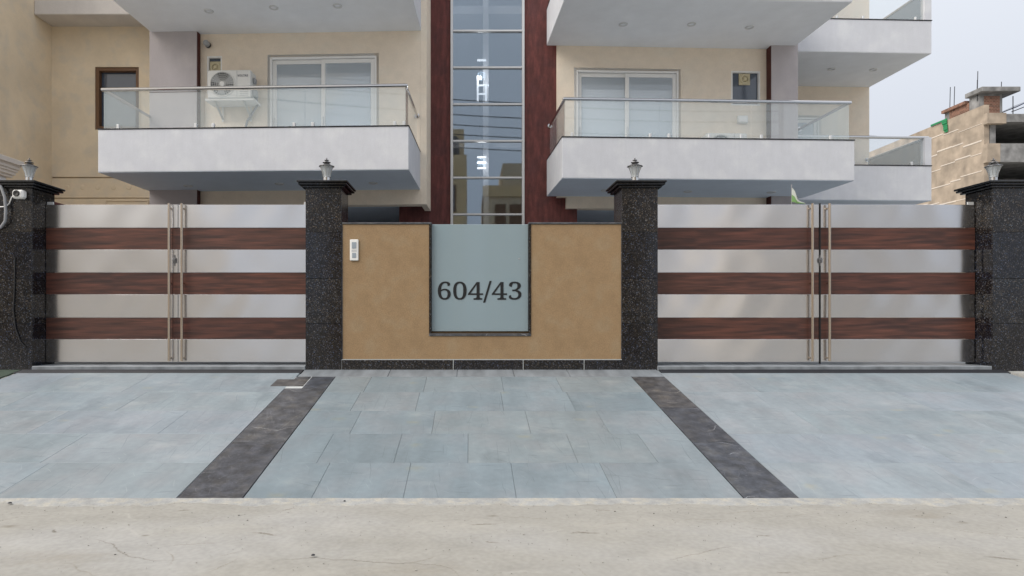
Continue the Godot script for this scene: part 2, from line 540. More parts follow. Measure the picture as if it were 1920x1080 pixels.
# white sliding door: outer frame, two sashes, each with pane; a blind behind
func sliding_door(parent: Node, x0: float, x1: float, y0: float, y1: float, z: float) -> void:
	var st := mb()
	ring_frame(st, x0 - 0.05, x1 + 0.05, y0, y1 + 0.05, z - 0.07, z + 0.02, 0.085)
	var door := obj("sliding_door", st, M.upvc, parent)
	var xm := 0.5 * (x0 + x1) + 0.01
	for s in 2:
		var a := x0 + 0.037 if s == 0 else xm - 0.05
		var b := xm + 0.05 if s == 0 else x1 - 0.037
		var zz := z - 0.035 if s == 0 else z - 0.005
		var sash := mb()
		ring_frame(sash, a, b, y0 + 0.04, y1 - 0.04 - 0.002 * s, zz - 0.025, zz, 0.075)
		var sh := obj("sash", sash, M.upvc, door)
		box("glass_pane", Vector3(a + 0.076, y0 + 0.116, zz - 0.016), Vector3(b - 0.076, y1 - 0.118, zz - 0.010), M.pane, door)
		box("sash_handle", Vector3(a + 0.03, y0 + 0.95, zz + 0.001), Vector3(a + 0.05, y0 + 1.15, zz + 0.02), M.alu, door, 0.004)
	var bl := mb()
	var rows := 34
	for i in rows:                                   # a lowered blind of shallow folds, a gap of dark room above it
		var ya := y0 + 0.1 + (y1 - 0.34 - y0 - 0.1) * i / rows
		var yb := y0 + 0.1 + (y1 - 0.34 - y0 - 0.1) * (i + 1) / rows
		bx(bl, Vector3(x0 + 0.05, ya + 0.001, z - 0.115), Vector3(x1 - 0.05, yb - 0.001, z - 0.105), 0.003)
	obj("blind", bl, M.blind, door)

func fan_window(parent: Node, x0: float, x1: float, y0: float, y1: float, z: float, fx: float, fy: float) -> void:
	var st := mb()
	ring_frame(st, x0 - 0.03, x1 + 0.03, y0 - 0.03, y1 + 0.03, z - 0.06, z + 0.015, 0.06)
	var w := obj("ventilator_window", st, M.upvc, parent)
	box("dark_pane", Vector3(x0 + 0.031, y0 + 0.031, z - 0.05), Vector3(x1 - 0.031, y1 - 0.031, z - 0.04), M.pane_dark, w)
	var face := Basis(Vector3.RIGHT, PI / 2)
	var f := mb()
	lathe(f, [[0.0, 0.035], [0.028, 0.033], [0.036, 0.012], [0.05, 0.012]], Vector3(fx, fy, z - 0.03), 16, face)
	lathe(f, [[0.062, 0.012], [0.066, 0.03], [0.082, 0.034], [0.104, 0.022], [0.108, 0.0], [0.0, -0.005]], Vector3(fx, fy, z - 0.03), 20, face)
	bx(f, Vector3(fx - 0.115, fy - 0.115, z - 0.036), Vector3(fx + 0.115, fy + 0.115, z - 0.026), 0.008)
	for k in 6:
		var d := Vector3(cos(TAU * k / 6), sin(TAU * k / 6), 0)
		tube(f, [Vector3(fx, fy, z - 0.012) + d * 0.03, Vector3(fx, fy, z - 0.012) + d * 0.075], 0.008, 6)
	obj("exhaust_fan", f, M.ivory, w)

# a balcony in the current frame: floor, parapet, coping, glass, clamps, rail, downlights
func balcony(parent: Node, x0: float, x1: float, zb: float, zf: float, y0: float, y1: float, rail: float, joints: Array, clamps: Array, lights: Array, soffit: Material, ends := [true, true]) -> MeshInstance3D:
	var st := mb()
	var t := 0.12
	bx(st, Vector3(x0, y0, zf - t), Vector3(x1, y1, zf), 0.006)
	if ends[0]:
		bx(st, Vector3(x0, y0, zb), Vector3(x0 + t, y1, zf - t))
	if ends[1]:
		bx(st, Vector3(x1 - t, y0, zb), Vector3(x1, y1, zf - t))
	var b := obj("balcony", st, M.white, parent)
	box("balcony_soffit", Vector3(x0 + t, y0 + 0.012, zb), Vector3(x1 - t, y0 + 0.22, zf - t), soffit, b)
	var und := mb()
	bx(und, Vector3(x0 + 0.004, y0 - 0.006, zb + 0.002), Vector3(x1 - 0.004, y0 - 0.001, zf - 0.004))
	obj("soffit_paint", und, soffit, b)
	var cp := mb()
	bx(cp, Vector3(x0 - 0.01, y1, zf - t - 0.01), Vector3(x1 + 0.01, y1 + 0.018, zf + 0.012), 0.004)
	if ends[0]:
		bx(cp, Vector3(x0 - 0.01, y1, zb), Vector3(x0 + t + 0.01, y1 + 0.018, zf - t - 0.01), 0.004)
	if ends[1]:
		bx(cp, Vector3(x1 - t - 0.01, y1, zb), Vector3(x1 + 0.01, y1 + 0.018, zf - t - 0.01), 0.004)
	obj("granite_coping", cp, M.granite_b, b)
	for l in lights:
		var dl := mb()
		lathe(dl, [[0.05, -0.002], [0.055, -0.014], [0.075, -0.016], [0.082, -0.006], [0.082, 0.0]], Vector3(l[0], y0 - 0.006, l[1]), 18)
		var d := obj("downlight", dl, M.alu, b)
		var ln := mb()
		lathe(ln, [[0.0, -0.005], [0.052, -0.004], [0.052, 0.0]], Vector3(l[0], y0 - 0.007, l[1]), 16)
	if rail <= 0.0:
		return b
	var zg := zf - 0.06
	var xs := [x0 + 0.06] + joints + [x1 - 0.06]
	for i in xs.size() - 1:
		box("glass_panel", Vector3(xs[i] + 0.004, y1 + 0.035, zg - 0.006), Vector3(xs[i + 1] - 0.004, rail - 0.045, zg + 0.006), M.clear, b, 0.001)
	if ends[0]:
		box("glass_panel", Vector3(x0 + 0.054, y1 + 0.035, zb + 0.06), Vector3(x0 + 0.066, rail - 0.045, zg - 0.02), M.smoke if zb < -3.0 else M.clear, b, 0.001)
	if ends[1]:
		box("glass_panel", Vector3(x1 - 0.066, y1 + 0.035, zb + 0.06), Vector3(x1 - 0.054, rail - 0.045, zg - 0.02), M.smoke if zb < -3.0 else M.clear, b, 0.001)
	for x in clamps:
		box("glass_clamp", Vector3(x - 0.022, y1 + 0.018, zg - 0.024), Vector3(x + 0.022, y1 + 0.098, zg + 0.024), M.alu, b, 0.006)
	var rl := mb()
	var yr := rail - 0.026
	bx(rl, Vector3(x0 + 0.02, rail - 0.05, zg - 0.035), Vector3(x1 - 0.02, rail, zg + 0.035), 0.014)
	if ends[0]:
		tube(rl, [Vector3(x0 + 0.06, yr, zg - 0.03), Vector3(x0 + 0.06, yr, zb + 0.03)], 0.026, 12)
		lathe(rl, [[0.0, 0.02], [0.045, 0.018], [0.05, 0.0], [0.0, 0.0]], Vector3(x0 + 0.06, yr, zb), 16, Basis(Vector3.RIGHT, PI / 2))
	if ends[1]:
		tube(rl, [Vector3(x1 - 0.06, yr, zg - 0.03), Vector3(x1 - 0.06, yr, zb + 0.03)], 0.026, 12)
		lathe(rl, [[0.0, 0.02], [0.045, 0.018], [0.05, 0.0], [0.0, 0.0]], Vector3(x1 - 0.06, yr, zb), 16, Basis(Vector3.RIGHT, PI / 2))
	obj("handrail", rl, M.chrome, b)
	return b

func apartment_building() -> void:
	var b := thing("apartment_building", "pale apartment block with glass railed balconies either side of a maroon stair tower", "building", Vector3(0, 0.05, -13))
	# ---- left wing, turned a little
	fr = Transform3D(Basis(Vector3.UP, atan(-0.0383)), Vector3(0, 0, -10.514))
	var zw := -1.65
	var st := mb()
	holed(st, Vector3(-5.18, 3.08, zw - 0.22), Vector3(-0.982, 6.10, zw), [[-3.84, -1.81, 3.34, 5.62], [-5.05, -4.76, 4.94, 5.66]])
	bx(st, Vector3(-5.18, 6.10, zw - 0.22), Vector3(-0.982, 12.4, zw))
	bx(st, Vector3(-0.98, 2.82, zw - 1.05), Vector3(-0.865, 12.4, zw))          # return towards the tower
	bx(st, Vector3(-5.18, 2.82, zw - 0.24), Vector3(-0.982, 3.08, zw))          # edge beam
	obj("wall", st, M.cream, b)
	for y in [[2.95, 3.30], [6.12, 6.40], [12.1, 12.4]]:
		box("floor_slab", Vector3(-6.10, y[0], zw - 8.0), Vector3(-0.95, y[1], zw - 0.25), M.soffit_low, b)
	st = mb()
	bx(st, Vector3(-6.09, 0.05, zw - 0.3), Vector3(-5.18, 12.4, zw + 0.14), 0.006)
	obj("column", st, M.column, b)
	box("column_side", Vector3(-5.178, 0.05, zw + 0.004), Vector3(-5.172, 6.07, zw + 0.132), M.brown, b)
	box("column_groove", Vector3(-6.088, 4.93, zw + 0.141), Vector3(-5.18, 4.945, zw + 0.145), M.brown, b)
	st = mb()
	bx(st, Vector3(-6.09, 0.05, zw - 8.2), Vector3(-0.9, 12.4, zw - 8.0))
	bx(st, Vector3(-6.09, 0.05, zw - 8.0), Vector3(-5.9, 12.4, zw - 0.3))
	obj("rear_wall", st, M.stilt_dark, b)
	sliding_door(b, -3.84, -1.81, 3.34, 5.62, zw - 0.02)
	fan_window(b, -5.05, -4.76, 4.94, 5.66, zw - 0.02, -4.90, 5.46)
	balcony(b, -6.14, -0.985, zw, 0.0, 3.10, 3.80, 4.505, [-4.38, -2.70], [-5.83, -4.52, -4.23, -2.88, -2.57, -1.22, -0.99 - 0.08],
		[[-5.16, -1.12], [-3.44, -1.0], [-1.75, -1.0]], M.soffit_low)
	balcony(b, -6.06, -0.97, zw, 0.32, 6.08, 6.78, 0.0, [], [], [[-4.60, -0.72], [-3.42, -0.64], [-2.30, -0.62]], M.soffit)
	# ---- right wing
	fr = Transform3D(Basis(Vector3.UP, atan(0.0407)), Vector3(0, 0, -11.135))
	zw = -1.66
	st = mb()
	holed(st, Vector3(1.81, 3.08, zw - 0.22), Vector3(6.03, 6.10, zw), [[2.19, 4.24, 3.34, 5.60], [5.31, 5.90, 4.94, 5.63]])
	bx(st, Vector3(1.81, 6.10, zw - 0.22), Vector3(6.03, 12.4, zw))
	bx(st, Vector3(1.99, 2.86, zw - 0.24), Vector3(6.03, 3.08, zw))
	obj("wall", st, M.cream, b)
	for y in [[2.95, 3.30], [6.12, 6.40], [12.1, 12.4]]:
		box("floor_slab", Vector3(1.95, y[0], zw - 8.0), Vector3(6.50, y[1], zw - 0.25), M.soffit_low, b)
	box("column", Vector3(6.03, 0.05, zw - 0.3), Vector3(6.57, 12.4, zw + 0.19), M.column, b, 0.006)
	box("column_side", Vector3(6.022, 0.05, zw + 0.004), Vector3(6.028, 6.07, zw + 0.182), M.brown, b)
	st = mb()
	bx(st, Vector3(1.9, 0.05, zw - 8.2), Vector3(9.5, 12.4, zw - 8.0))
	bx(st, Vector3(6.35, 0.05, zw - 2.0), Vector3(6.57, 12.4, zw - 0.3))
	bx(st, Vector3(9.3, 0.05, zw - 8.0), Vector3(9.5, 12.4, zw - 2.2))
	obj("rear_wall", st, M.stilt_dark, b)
	sliding_door(b, 2.19, 4.24, 3.34, 5.60, zw - 0.02)
	fan_window(b, 5.31, 5.90, 4.94, 5.63, zw - 0.02, 5.60, 5.48)
	balcony(b, 1.60, 6.76, zw, 0.0, 3.10, 3.80, 4.505, [3.31, 4.94], [1.78, 3.15, 3.48, 4.19, 4.76, 5.12, 6.36],
		[[2.60, -1.0], [4.20, -1.06], [5.82, -1.06]], M.soffit_low)
	balcony(b, 1.60, 6.52, zw, 0.32, 6.08, 6.78, 0.0, [], [], [[2.85, -0.68], [4.10, -0.62], [5.22, -0.70]], M.soffit)
	# outer corner, set back
	var zo := -3.68
	st = mb()
	holed(st, Vector3(6.57, 3.08, zo - 0.22), Vector3(9.5, 12.4, zo), [[6.75, 8.3, 3.34, 5.35]])
	obj("wall", st, M.cream, b)
	sliding_door(b, 6.75, 8.3, 3.34, 5.35, zo - 0.02)
	balcony(b, 6.58, 9.5, zo, -1.74, 3.08, 3.78, 4.40, [], [7.25, 7.9, 9.12], [], M.soffit_low, [false, true])
	box("corner_pier", Vector3(9.36, 3.802, -1.862), Vector3(9.498, 4.37, -1.742), M.white, b)
	balcony(b, 6.58, 9.5, zo, -1.74, 6.08, 6.74, 7.42, [], [7.55, 8.1, 9.2], [[7.95, -2.62], [8.88, -2.62]], M.soffit, [false, true])
	box("corner_pier", Vector3(9.36, 6.762, -1.862), Vector3(9.498, 7.6, -1.742), M.white, b)
	# ---- stair tower
	fr = Transform3D()
	var zt := -12.98
	st = mb()
	bx(st, Vector3(-1.4, 0.05, zt - 0.25), Vector3(-0.375, 12.6, zt))
	bx(st, Vector3(1.10, 0.05, zt - 0.25), Vector3(2.15, 12.6, zt))
	bx(st, Vector3(-1.4, 0.05, zt - 7.0), Vector3(-1.2, 12.6, zt - 0.25))
	bx(st, Vector3(1.95, 0.05, zt - 7.0), Vector3(2.15, 12.6, zt - 0.25))
	bx(st, Vector3(-1.4, 12.6, zt - 7.0), Vector3(2.15, 12.8, zt))
	obj("stair_tower_wall", st, M.maroon, b)
	st = mb()
	bx(st, Vector3(-1.2, 0.05, zt - 5.0), Vector3(1.95, 12.6, zt - 4.8))
	bx(st, Vector3(0.30, 0.05, zt - 4.8), Vector3(0.42, 12.6, zt - 1.2))
	for k in 4:
		bx(st, Vector3(-1.2, 1.5 + 3.0 * k, zt - 4.8), Vector3(1.95, 1.68 + 3.0 * k, zt - 1.6))
	obj("stair_landing", st, M.soffit, b)
	st = mb()
	bx(st, Vector3(-0.375, 0.4, zt - 0.08), Vector3(-0.325, 12.6, zt + 0.035), 0.005)
	bx(st, Vector3(1.05, 0.4, zt - 0.08), Vector3(1.10, 12.6, zt + 0.035), 0.005)
	var gz := obj("stair_glazing", st, M.alu, b)
	var ys := []
	for k in range(-2, 9):
		ys.append(6.415 + 0.7325 * (k - 7))
	for k in ys.size():
		box("mullion", Vector3(-0.324, ys[k] - 0.018, zt - 0.05), Vector3(1.049, ys[k] + 0.018, zt + 0.02), M.alu, gz, 0.004)
		box("glass_pane", Vector3(-0.324, ys[k] + 0.02, zt - 0.03), Vector3(1.049, ys[k] + 0.7325 - 0.02, zt - 0.022), M.tower_glass, gz)
	# glow put on strips shaped like the stair's white rails, behind the glass
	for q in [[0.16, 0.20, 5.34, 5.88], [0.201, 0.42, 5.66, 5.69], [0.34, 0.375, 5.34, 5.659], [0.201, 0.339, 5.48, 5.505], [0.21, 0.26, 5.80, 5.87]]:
		box("stair_glow_strip", Vector3(q[0], q[2], zt - 1.0), Vector3(q[1], q[3], zt - 0.96), M.glow_white, gz)
	for y in [6.2, 6.03, 4.12, 4.0, 3.88]:  # short lit tubes of the stair
		box("stair_glow_strip", Vector3(0.17, y, zt - 1.0), Vector3(0.36, y + 0.035, zt - 0.96), M.glow_white, gz)
	for y in [5.85, 4.0]:
		var om := OmniLight3D.new()
		om.name = "stair_light_glow"
		om.position = Vector3(0.26, y, zt - 0.9)
		om.light_energy = 0.12
		om.omni_range = 6.0
		om.omni_attenuation = 2.0
		om.light_size = 0.1
		om.shadow_enabled = true
		add_child(om, true)

func neighbour_house() -> void:
	var b := thing("neighbour_house", "beige plastered house with brown framed window at the left edge", "house", Vector3(-8, 0, -12.6))
	var zf := -12.6
	var st := mb()
	holed(st, Vector3(-8.09, 3.42, zf - 0.3), Vector3(-5.4, 6.33, zf), [[-7.25, -6.40, 4.335, 5.55]])
	bx(st, Vector3(-8.09, 3.02, zf - 0.3), Vector3(-5.4, 3.395, zf - 0.012))
	bx(st, Vector3(-8.09, 3.395, zf - 0.3), Vector3(-5.4, 3.42, zf - 0.05))
	bx(st, Vector3(-8.09, -0.7, zf - 0.3), Vector3(-5.4, 2.995, zf))
	bx(st, Vector3(-8.09, 2.995, zf - 0.3), Vector3(-5.4, 3.02, zf - 0.05))
	bx(st, Vector3(-12.0, -0.7, zf - 6), Vector3(-8.09, 10.5, -10.9))
	bx(st, Vector3(-8.09, 6.6, zf - 6), Vector3(-5.4, 10.5, zf))
	bx(st, Vector3(-8.09, -0.7, zf - 6), Vector3(-5.4, 10.5, zf - 5.7))
	obj("wall", st, M.beige, b)
	box("eave_slab", Vector3(-8.088, 6.33, zf - 0.2), Vector3(-5.6, 6.598, -12.09), M.beige_trim, b, 0.01)
	st = mb()
	ring_frame(st, -7.05, -6.2, 2.55, 2.975, zf + 0.001, zf + 0.02, 0.03, 0.008)
	for k in 6:
		lathe(st, [[0.0, 0.010], [0.04, 0.008], [0.05, 0.0]], Vector3(-7.8 + 0.3 * k, 3.22, zf - 0.012), 12, Basis(Vector3.RIGHT, PI / 2))
	obj("moulding", st, M.beige, b)
	st = mb()
	ring_frame(st, -7.25, -6.40, 4.335, 5.55, zf - 0.16, zf - 0.02, 0.07)
	var w := obj("window", st, M.window_brown, b)
	box("pane", Vector3(-7.18, 4.405, zf - 0.12), Vector3(-6.47, 5.48, zf - 0.11), M.pane_dark, w)
	# classical gatepost of that house
	var g := thing("moulded_gatepost", "white gatepost with stepped cornice rising behind the leftmost granite pillar", "gatepost", Vector3(-7.6, -0.7, -10.2))
	box("shaft", Vector3(-8.2, -0.7, -10.36), Vector3(-7.37, 2.93, -9.6), M.white, g, 0.01)
	for k in [[0.03, 2.80, 2.84], [0.06, 2.93, 2.97], [0.09, 2.97, 3.02], [0.13, 3.06, 3.11], [0.17, 3.13, 3.21], [0.11, 3.02, 3.06], [0.14, 3.11, 3.13]]:
		box("cornice", Vector3(-8.2 - k[0], k[1], -10.36 - k[0]), Vector3(-7.37 + k[0], k[2], -9.6 + k[0]), M.beige_trim, g, 0.006)

func side_wall() -> void:
	var w := thing("side_boundary_wall", "side boundary wall with dark red coping behind the leftmost pillar", "wall", Vector3(-6.1, 0, -10.6))
	box("wall", Vector3(-6.24, -0.3, -12.2), Vector3(-6.02, 2.31, -9.2), M.cream, w)
	box("coping", Vector3(-6.27, 2.312, -12.2), Vector3(-5.98, 2.37, -9.2), M.red, w, 0.01)

func far_building() -> void:
	var b := thing("unfinished_building", "unfinished concrete building with beige side wall and open floors at the right edge", "building", Vector3(40, -0.8, -50))
	var x0 := 35.6
	var st := mb()
	bx(st, Vector3(x0, -0.8, -62.0), Vector3(x0 + 0.35, 15.4, -45.0))
	obj("side_wall", st, M.far_plaster, b)
	rng.seed = 404
	for y in [14.3, 13.05, 11.95, 10.7, 9.3, 8.3]:
		var band := mb()
		var z := -45.2
		while z > -61.0:
			var l := rng.randf_range(0.9, 2.2)
			var w := rng.randf_range(0.05, 0.13)
			var dy := 0.16 * sin(z * 0.9 + y) + rng.randf_range(-0.05, 0.05)
			if true:
				bx(band, Vector3(x0 - 0.03, y + dy, z - l), Vector3(x0 + 0.02, y + dy + w, z), 0.02)
			z -= l
		obj("mortar_band", band, M.far_band, b)
	st = mb()
	var storeys := [14.1, 11.35, 8.6, 5.85, 3.1]
	for y in storeys:
		bx(st, Vector3(x0 + 0.36, y, -60.0), Vector3(60.0, y + 0.55, -44.6))
	bx(st, Vector3(x0 + 0.36, -0.8, -50.2), Vector3(60.0, 14.1, -49.9))
	for x in [x0 + 0.4, 41.6, 47.5, 53.5]:
		bx(st, Vector3(x, -0.8, -45.5), Vector3(x + 0.4, 14.1, -45.0))
	bx(st, Vector3(59.6, -0.8, -60.0), Vector3(60.0, 14.1, -50.2))
	obj("concrete_frame", st, M.far_concrete, b)
	for y in [11.9, 9.15, 6.4]:
		box("parapet", Vector3(x0 + 0.8, y, -44.75), Vector3(60.0, y + 0.72, -44.6), M.far_concrete, b)
		box("parapet_end", Vector3(x0 - 0.1, y - 0.55, -44.99), Vector3(x0 + 0.78, y + 0.72, -44.58), M.far_plaster, b)
	box("parapet_end", Vector3(x0 - 0.1, 14.0, -44.99), Vector3(x0 + 1.2, 14.72, -44.58), M.far_plaster, b)
	for y in [11.9, 9.15]:
		for x in [37.7, 44.0]:
			box("doorway", Vector3(x, y + 0.1, -49.89), Vector3(x + 0.75, y + 1.75, -49.85), M.black, b)
	st = mb()
	bx(st, Vector3(35.96, 14.65, -46.8), Vector3(37.6, 16.45, -45.9))
	bx(st, Vector3(35.96, 14.65, -49.2), Vector3(37.6, 16.1, -46.81))
	obj("stair_head", st, M.far_concrete, b)
	box("brick_panel", Vector3(35.93, 15.4, -48.7), Vector3(35.96, 16.15, -46.8), M.brick, b)
	box("brick_panel", Vector3(36.3, 14.8, -45.899), Vector3(37.4, 16.3, -45.87), M.brick, b)
	box("stair_head_roof", Vector3(35.7, 16.45, -46.9), Vector3(38.4, 16.78, -45.3), M.far_concrete, b, 0.03)
	box("brick_course", Vector3(35.75, 16.102, -49.3), Vector3(36.2, 16.32, -46.95), M.brick, b)
	for p in [[35.9, -46.0, 1.4], [36.1, -46.3, 0.9], [35.9, -48.2, 1.1], [36.1, -48.9, 1.3], [37.9, -46.4, 0.8]]:
		var rb := mb()
		tube(rb, [Vector3(p[0], 16.0, p[1]), Vector3(p[0] + 0.05, 16.7 + p[2], p[1])], 0.025, 5)
		obj("rebar", rb, M.iron, b)
	var net := mb()
	for k in 6:
		bx(net, Vector3(x0 - 0.12 - 0.03 * sin(k * 2.0), 15.45 - 0.16 * k - 0.16, -48.9 + 0.05 * k), Vector3(x0 - 0.06, 15.45 - 0.16 * k, -48.4 + 0.02 * k), 0.02)
	bx(net, Vector3(x0 - 0.1, 15.38, -50.1), Vector3(x0 - 0.04, 15.52, -48.4), 0.02)
	tag(obj("green_net", net, M.green_net), "green cloth hanging over the top of the unfinished building", "net")
	var sp := thing("solar_panel", "dark tilted panel on a thin frame on the unfinished roof", "solar panel", Vector3(39, 14.65, -46))
	st = mb()
	fr = Transform3D(Basis(Vector3.FORWARD, -0.45), Vector3(38.6, 15.6, -46.0))
	bx(st, Vector3(-0.65, -0.03, -0.8), Vector3(0.65, 0.03, 0.8))
	fr = Transform3D()
	obj("panel", st, M.panel_blue, sp)
	st = mb()
	tube(st, [Vector3(38.1, 14.6, -45.6), Vector3(38.1, 16.2, -45.6)], 0.03, 5)
	tube(st, [Vector3(39.2, 14.6, -45.6), Vector3(39.2, 16.5, -45.6)], 0.03, 5)
	tube(st, [Vector3(38.0, 15.1, -45.6), Vector3(39.3, 15.6, -45.6)], 0.03, 5)
	obj("frame", st, M.iron, sp)

func opposite_side() -> void:
	# houses and cables across the street, seen mirrored in the stair glazing
	var a := thing("house_across_street", "tan house with a roof water tank, mirrored in the lower left of the stair glass", "house", Vector3(-3, -0.7, 10))
	box("wall", Vector3(-5.5, -0.7, 8.0), Vector3(-0.14, 9.2, 14.0), M.opposite_tan, a)
	box("water_tank", Vector3(-1.6, 9.202, 8.3), Vector3(-0.55, 10.3, 9.5), M.black, a, 0.15)
	box("stair_head", Vector3(-2.2, 9.202, 9.6), Vector3(-0.3, 11.0, 12.0), M.opposite_tan, a)
	for y in [0.4, 3.4, 6.2]:
		for x in [-4.6, -2.0]:
			var f := box("window", Vector3(x, y, 7.94), Vector3(x + 1.3, y + 1.4, 7.999), M.window_brown, a)
			box("pane", Vector3(x + 0.08, y + 0.08, 7.92), Vector3(x + 1.22, y + 1.32, 7.938), M.pane_dark, f)
	var h := thing("house_across_street", "grey flat roofed house with a beige parapet band, mirrored low in the stair glass", "house", Vector3(4, -0.7, 10))
	box("wall", Vector3(0.75, -0.7, 8.0), Vector3(7.0, 7.6, 15.0), M.opposite_grey, h)
	box("parapet", Vector3(0.70, 7.002, 7.88), Vector3(7.0, 7.55, 7.998), M.opposite_tan, h)
	box("upper_floor", Vector3(1.75, 7.602, 8.2), Vector3(7.0, 8.8, 13.0), M.opposite_grey, h)
	for y in [0.6, 4.9]:
		for x in [0.0, 1.35, 2.1, 4.4]:
			if x > 0.9:
				var f := box("window", Vector3(x, y, 7.94), Vector3(x + 1.2 if x != 1.35 else x + 0.55, y + 1.7, 7.999), M.window_brown, h)
	var q1 := thing("house_across_street", "pale low unseen house added across the street for soft gradients in the left steel gate", "house", Vector3(-20, -0.7, 24))  # unseen, added to vary and brighten the left gate's reflections
	box("wall", Vector3(-34, -0.7, 20), Vector3(-17, 6.5, 28), M.opposite_grey, q1)
	box("parapet", Vector3(-34.2, 6.502, 19.8), Vector3(-16.8, 7.0, 28), M.white, q1)
	for x in [-31.0, -26.0, -21.0]:
		box("window", Vector3(x, 0.5, 19.93), Vector3(x + 1.8, 2.4, 19.999), M.pane_dark, q1)
		box("window", Vector3(x, 3.6, 19.93), Vector3(x + 1.8, 5.4, 19.999), M.pane_dark, q1)
	var q2 := thing("house_across_street", "pale two storey unseen house added across the street for soft gradients in the right steel gate", "house", Vector3(22, -0.7, 24))  # unseen, added so the right gate's steel shows soft gradients
	box("wall", Vector3(15.5, -0.7, 20), Vector3(27, 8.0, 28), M.cream, q2)
	box("parapet", Vector3(15.3, 8.002, 19.8), Vector3(27.2, 8.5, 28), M.white, q2)
	for x in [17.0, 20.5, 24.0]:
		box("window", Vector3(x, 0.5, 19.93), Vector3(x + 1.6, 2.4, 19.999), M.pane_dark, q2)
		box("window", Vector3(x, 4.2, 19.93), Vector3(x + 1.6, 6.2, 19.999), M.pane_dark, q2)
	for k in 5:
		var y0: float = [10.35, 9.72, 9.3, 8.9, 8.35][k]
		var pts := []
		for i in 25:
			var x := -14.0 + 28.0 * i / 24.0
			pts.append(Vector3(x, y0 - 0.06 * x + 0.0035 * (x * x - 196.0) + 0.7, 3.0 + 0.12 * k))
		var st := mb()
		tube(st, pts, 0.022, 6)
		tag(obj("overhead_cable", st, M.cable), ["topmost thin black cable mirrored across the stair glass", "second black cable from the top mirrored in the stair glass", "middle of five black cables mirrored in the stair glass", "fourth black cable from the top mirrored in the stair glass", "lowest black cable mirrored across the stair glass"][k], "cable", "overhead cables mirrored in the stair glass")
	for s in [-1, 1]:
		var st := mb()
		tube(st, [Vector3(14.0 * s, -0.8, 3.2), Vector3(14.0 * s, 12.0, 3.2)], 0.14, 10, 0.09)
		var p := obj("utility_pole", st, M.grey_pipe)
		tag(p, "grey utility pole carrying the cables beyond the %s of the view" % ["left" if s < 0 else "right"], "utility pole", "utility poles across the street")

# ------------------------------------------------------------------ the front: pillars, gates, wall, ramp
func make_pillar() -> Node3D:
	var p := thing("gate_pillar", "", "pillar", Vector3.ZERO, "black granite gate pillars")
	var h := 2.43
	box("core", Vector3(-0.222, -0.3, -0.222), Vector3(0.222, h, 0.222), M.mortar, p)
	var cuts := [0.0, 0.62, 1.22, 1.84, h]
	for i in 4:
		var ya: float = cuts[i] + (0.001 if i else -0.28)
		var yb: float = cuts[i + 1] - 0.001
		var m: Material = [M.granite_b, M.granite, M.granite_b, M.granite_c][i]
		box("granite_slab", Vector3(-0.24, ya, 0.2225), Vector3(0.24, yb, 0.24), m, p, 0.003)
		box("granite_slab", Vector3(-0.24, ya, -0.24), Vector3(-0.2225, yb, 0.2215), m, p, 0.003)
		box("granite_slab", Vector3(0.2225, ya, -0.24), Vector3(0.24, yb, 0.2215), m, p, 0.003)
	var cap := mb()
	for t in [[0.045, 0.0, 0.026], [0.025, 0.026, 0.030], [0.08, 0.030, 0.056], [0.06, 0.056, 0.060], [0.096, 0.060, 0.088]]:
		bx(cap, Vector3(-0.24 - t[0], h + t[1], -0.24 - t[0]), Vector3(0.24 + t[0], h + t[2], 0.24 + t[0]), 0.007 if t[2] - t[1] > 0.01 else 0.0)
	obj("cap", cap, M.granite_cap, p)
	return p

func make_lamp() -> Node3D:
	var l := thing("pillar_lamp", "", "lamp", Vector3.ZERO, "glass lamps on the gate pillars")
	var st := mb()
	lathe(st, [[0.0, 0.0], [0.062, 0.0], [0.062, 0.016], [0.046, 0.024], [0.046, 0.098], [0.052, 0.102], [0.0, 0.104]], Vector3.ZERO, 20)
	obj("base", st, M.chrome, l)
	st = mb()
	lathe(st, [[0.046, 0.103], [0.047, 0.125], [0.054, 0.155], [0.068, 0.195], [0.083, 0.232], [0.092, 0.252]], Vector3.ZERO, 24)
	lathe(st, [[0.089, 0.252], [0.080, 0.232], [0.065, 0.195], [0.051, 0.155], [0.044, 0.125], [0.043, 0.103]], Vector3.ZERO, 24)
	obj("glass_shade", st, M.lamp_glass, l)
	st = mb()
	for k in 8:
		var d := Vector3(cos(TAU * k / 8), 0, sin(TAU * k / 8))
		tube(st, [d * 0.048 + Vector3.UP * 0.104, d * 0.056 + Vector3.UP * 0.155, d * 0.070 + Vector3.UP * 0.195, d * 0.094 + Vector3.UP * 0.253], 0.0028, 5)
	obj("rib", st, M.chrome, l)
	st = mb()
	lathe(st, [[0.0, 0.105], [0.018, 0.106], [0.018, 0.14], [0.026, 0.165], [0.03, 0.19], [0.022, 0.215], [0.0, 0.222]], Vector3.ZERO, 14)
	obj("bulb", st, M.plastic, l)
	st = mb()
	lathe(st, [[0.0, 0.247], [0.098, 0.247], [0.106, 0.250], [0.104, 0.254], [0.07, 0.268], [0.046, 0.284], [0.028, 0.290], [0.026, 0.300], [0.056, 0.303], [0.055, 0.307], [0.03, 0.318], [0.014, 0.322], [0.013, 0.332], [0.034, 0.335], [0.032, 0.338], [0.012, 0.345], [0.006, 0.352], [0.010, 0.360], [0.007, 0.367], [0.0, 0.371]], Vector3.ZERO, 22)
	obj("hat", st, M.hat, l)
	return l

func copy(src: Node3D, at: Vector3, label: String) -> Node3D:
	var o: Node3D = src.duplicate()
	add(o, String(src.name), self)
	o.position = at
	o.set_meta("label", label)
	return o

const ROWS := [[2.255, 1.937], [1.937, 1.635], [1.635, 1.318], [1.318, 1.0165], [1.0165, 0.696], [0.696, 0.398], [0.398, 0.082]]

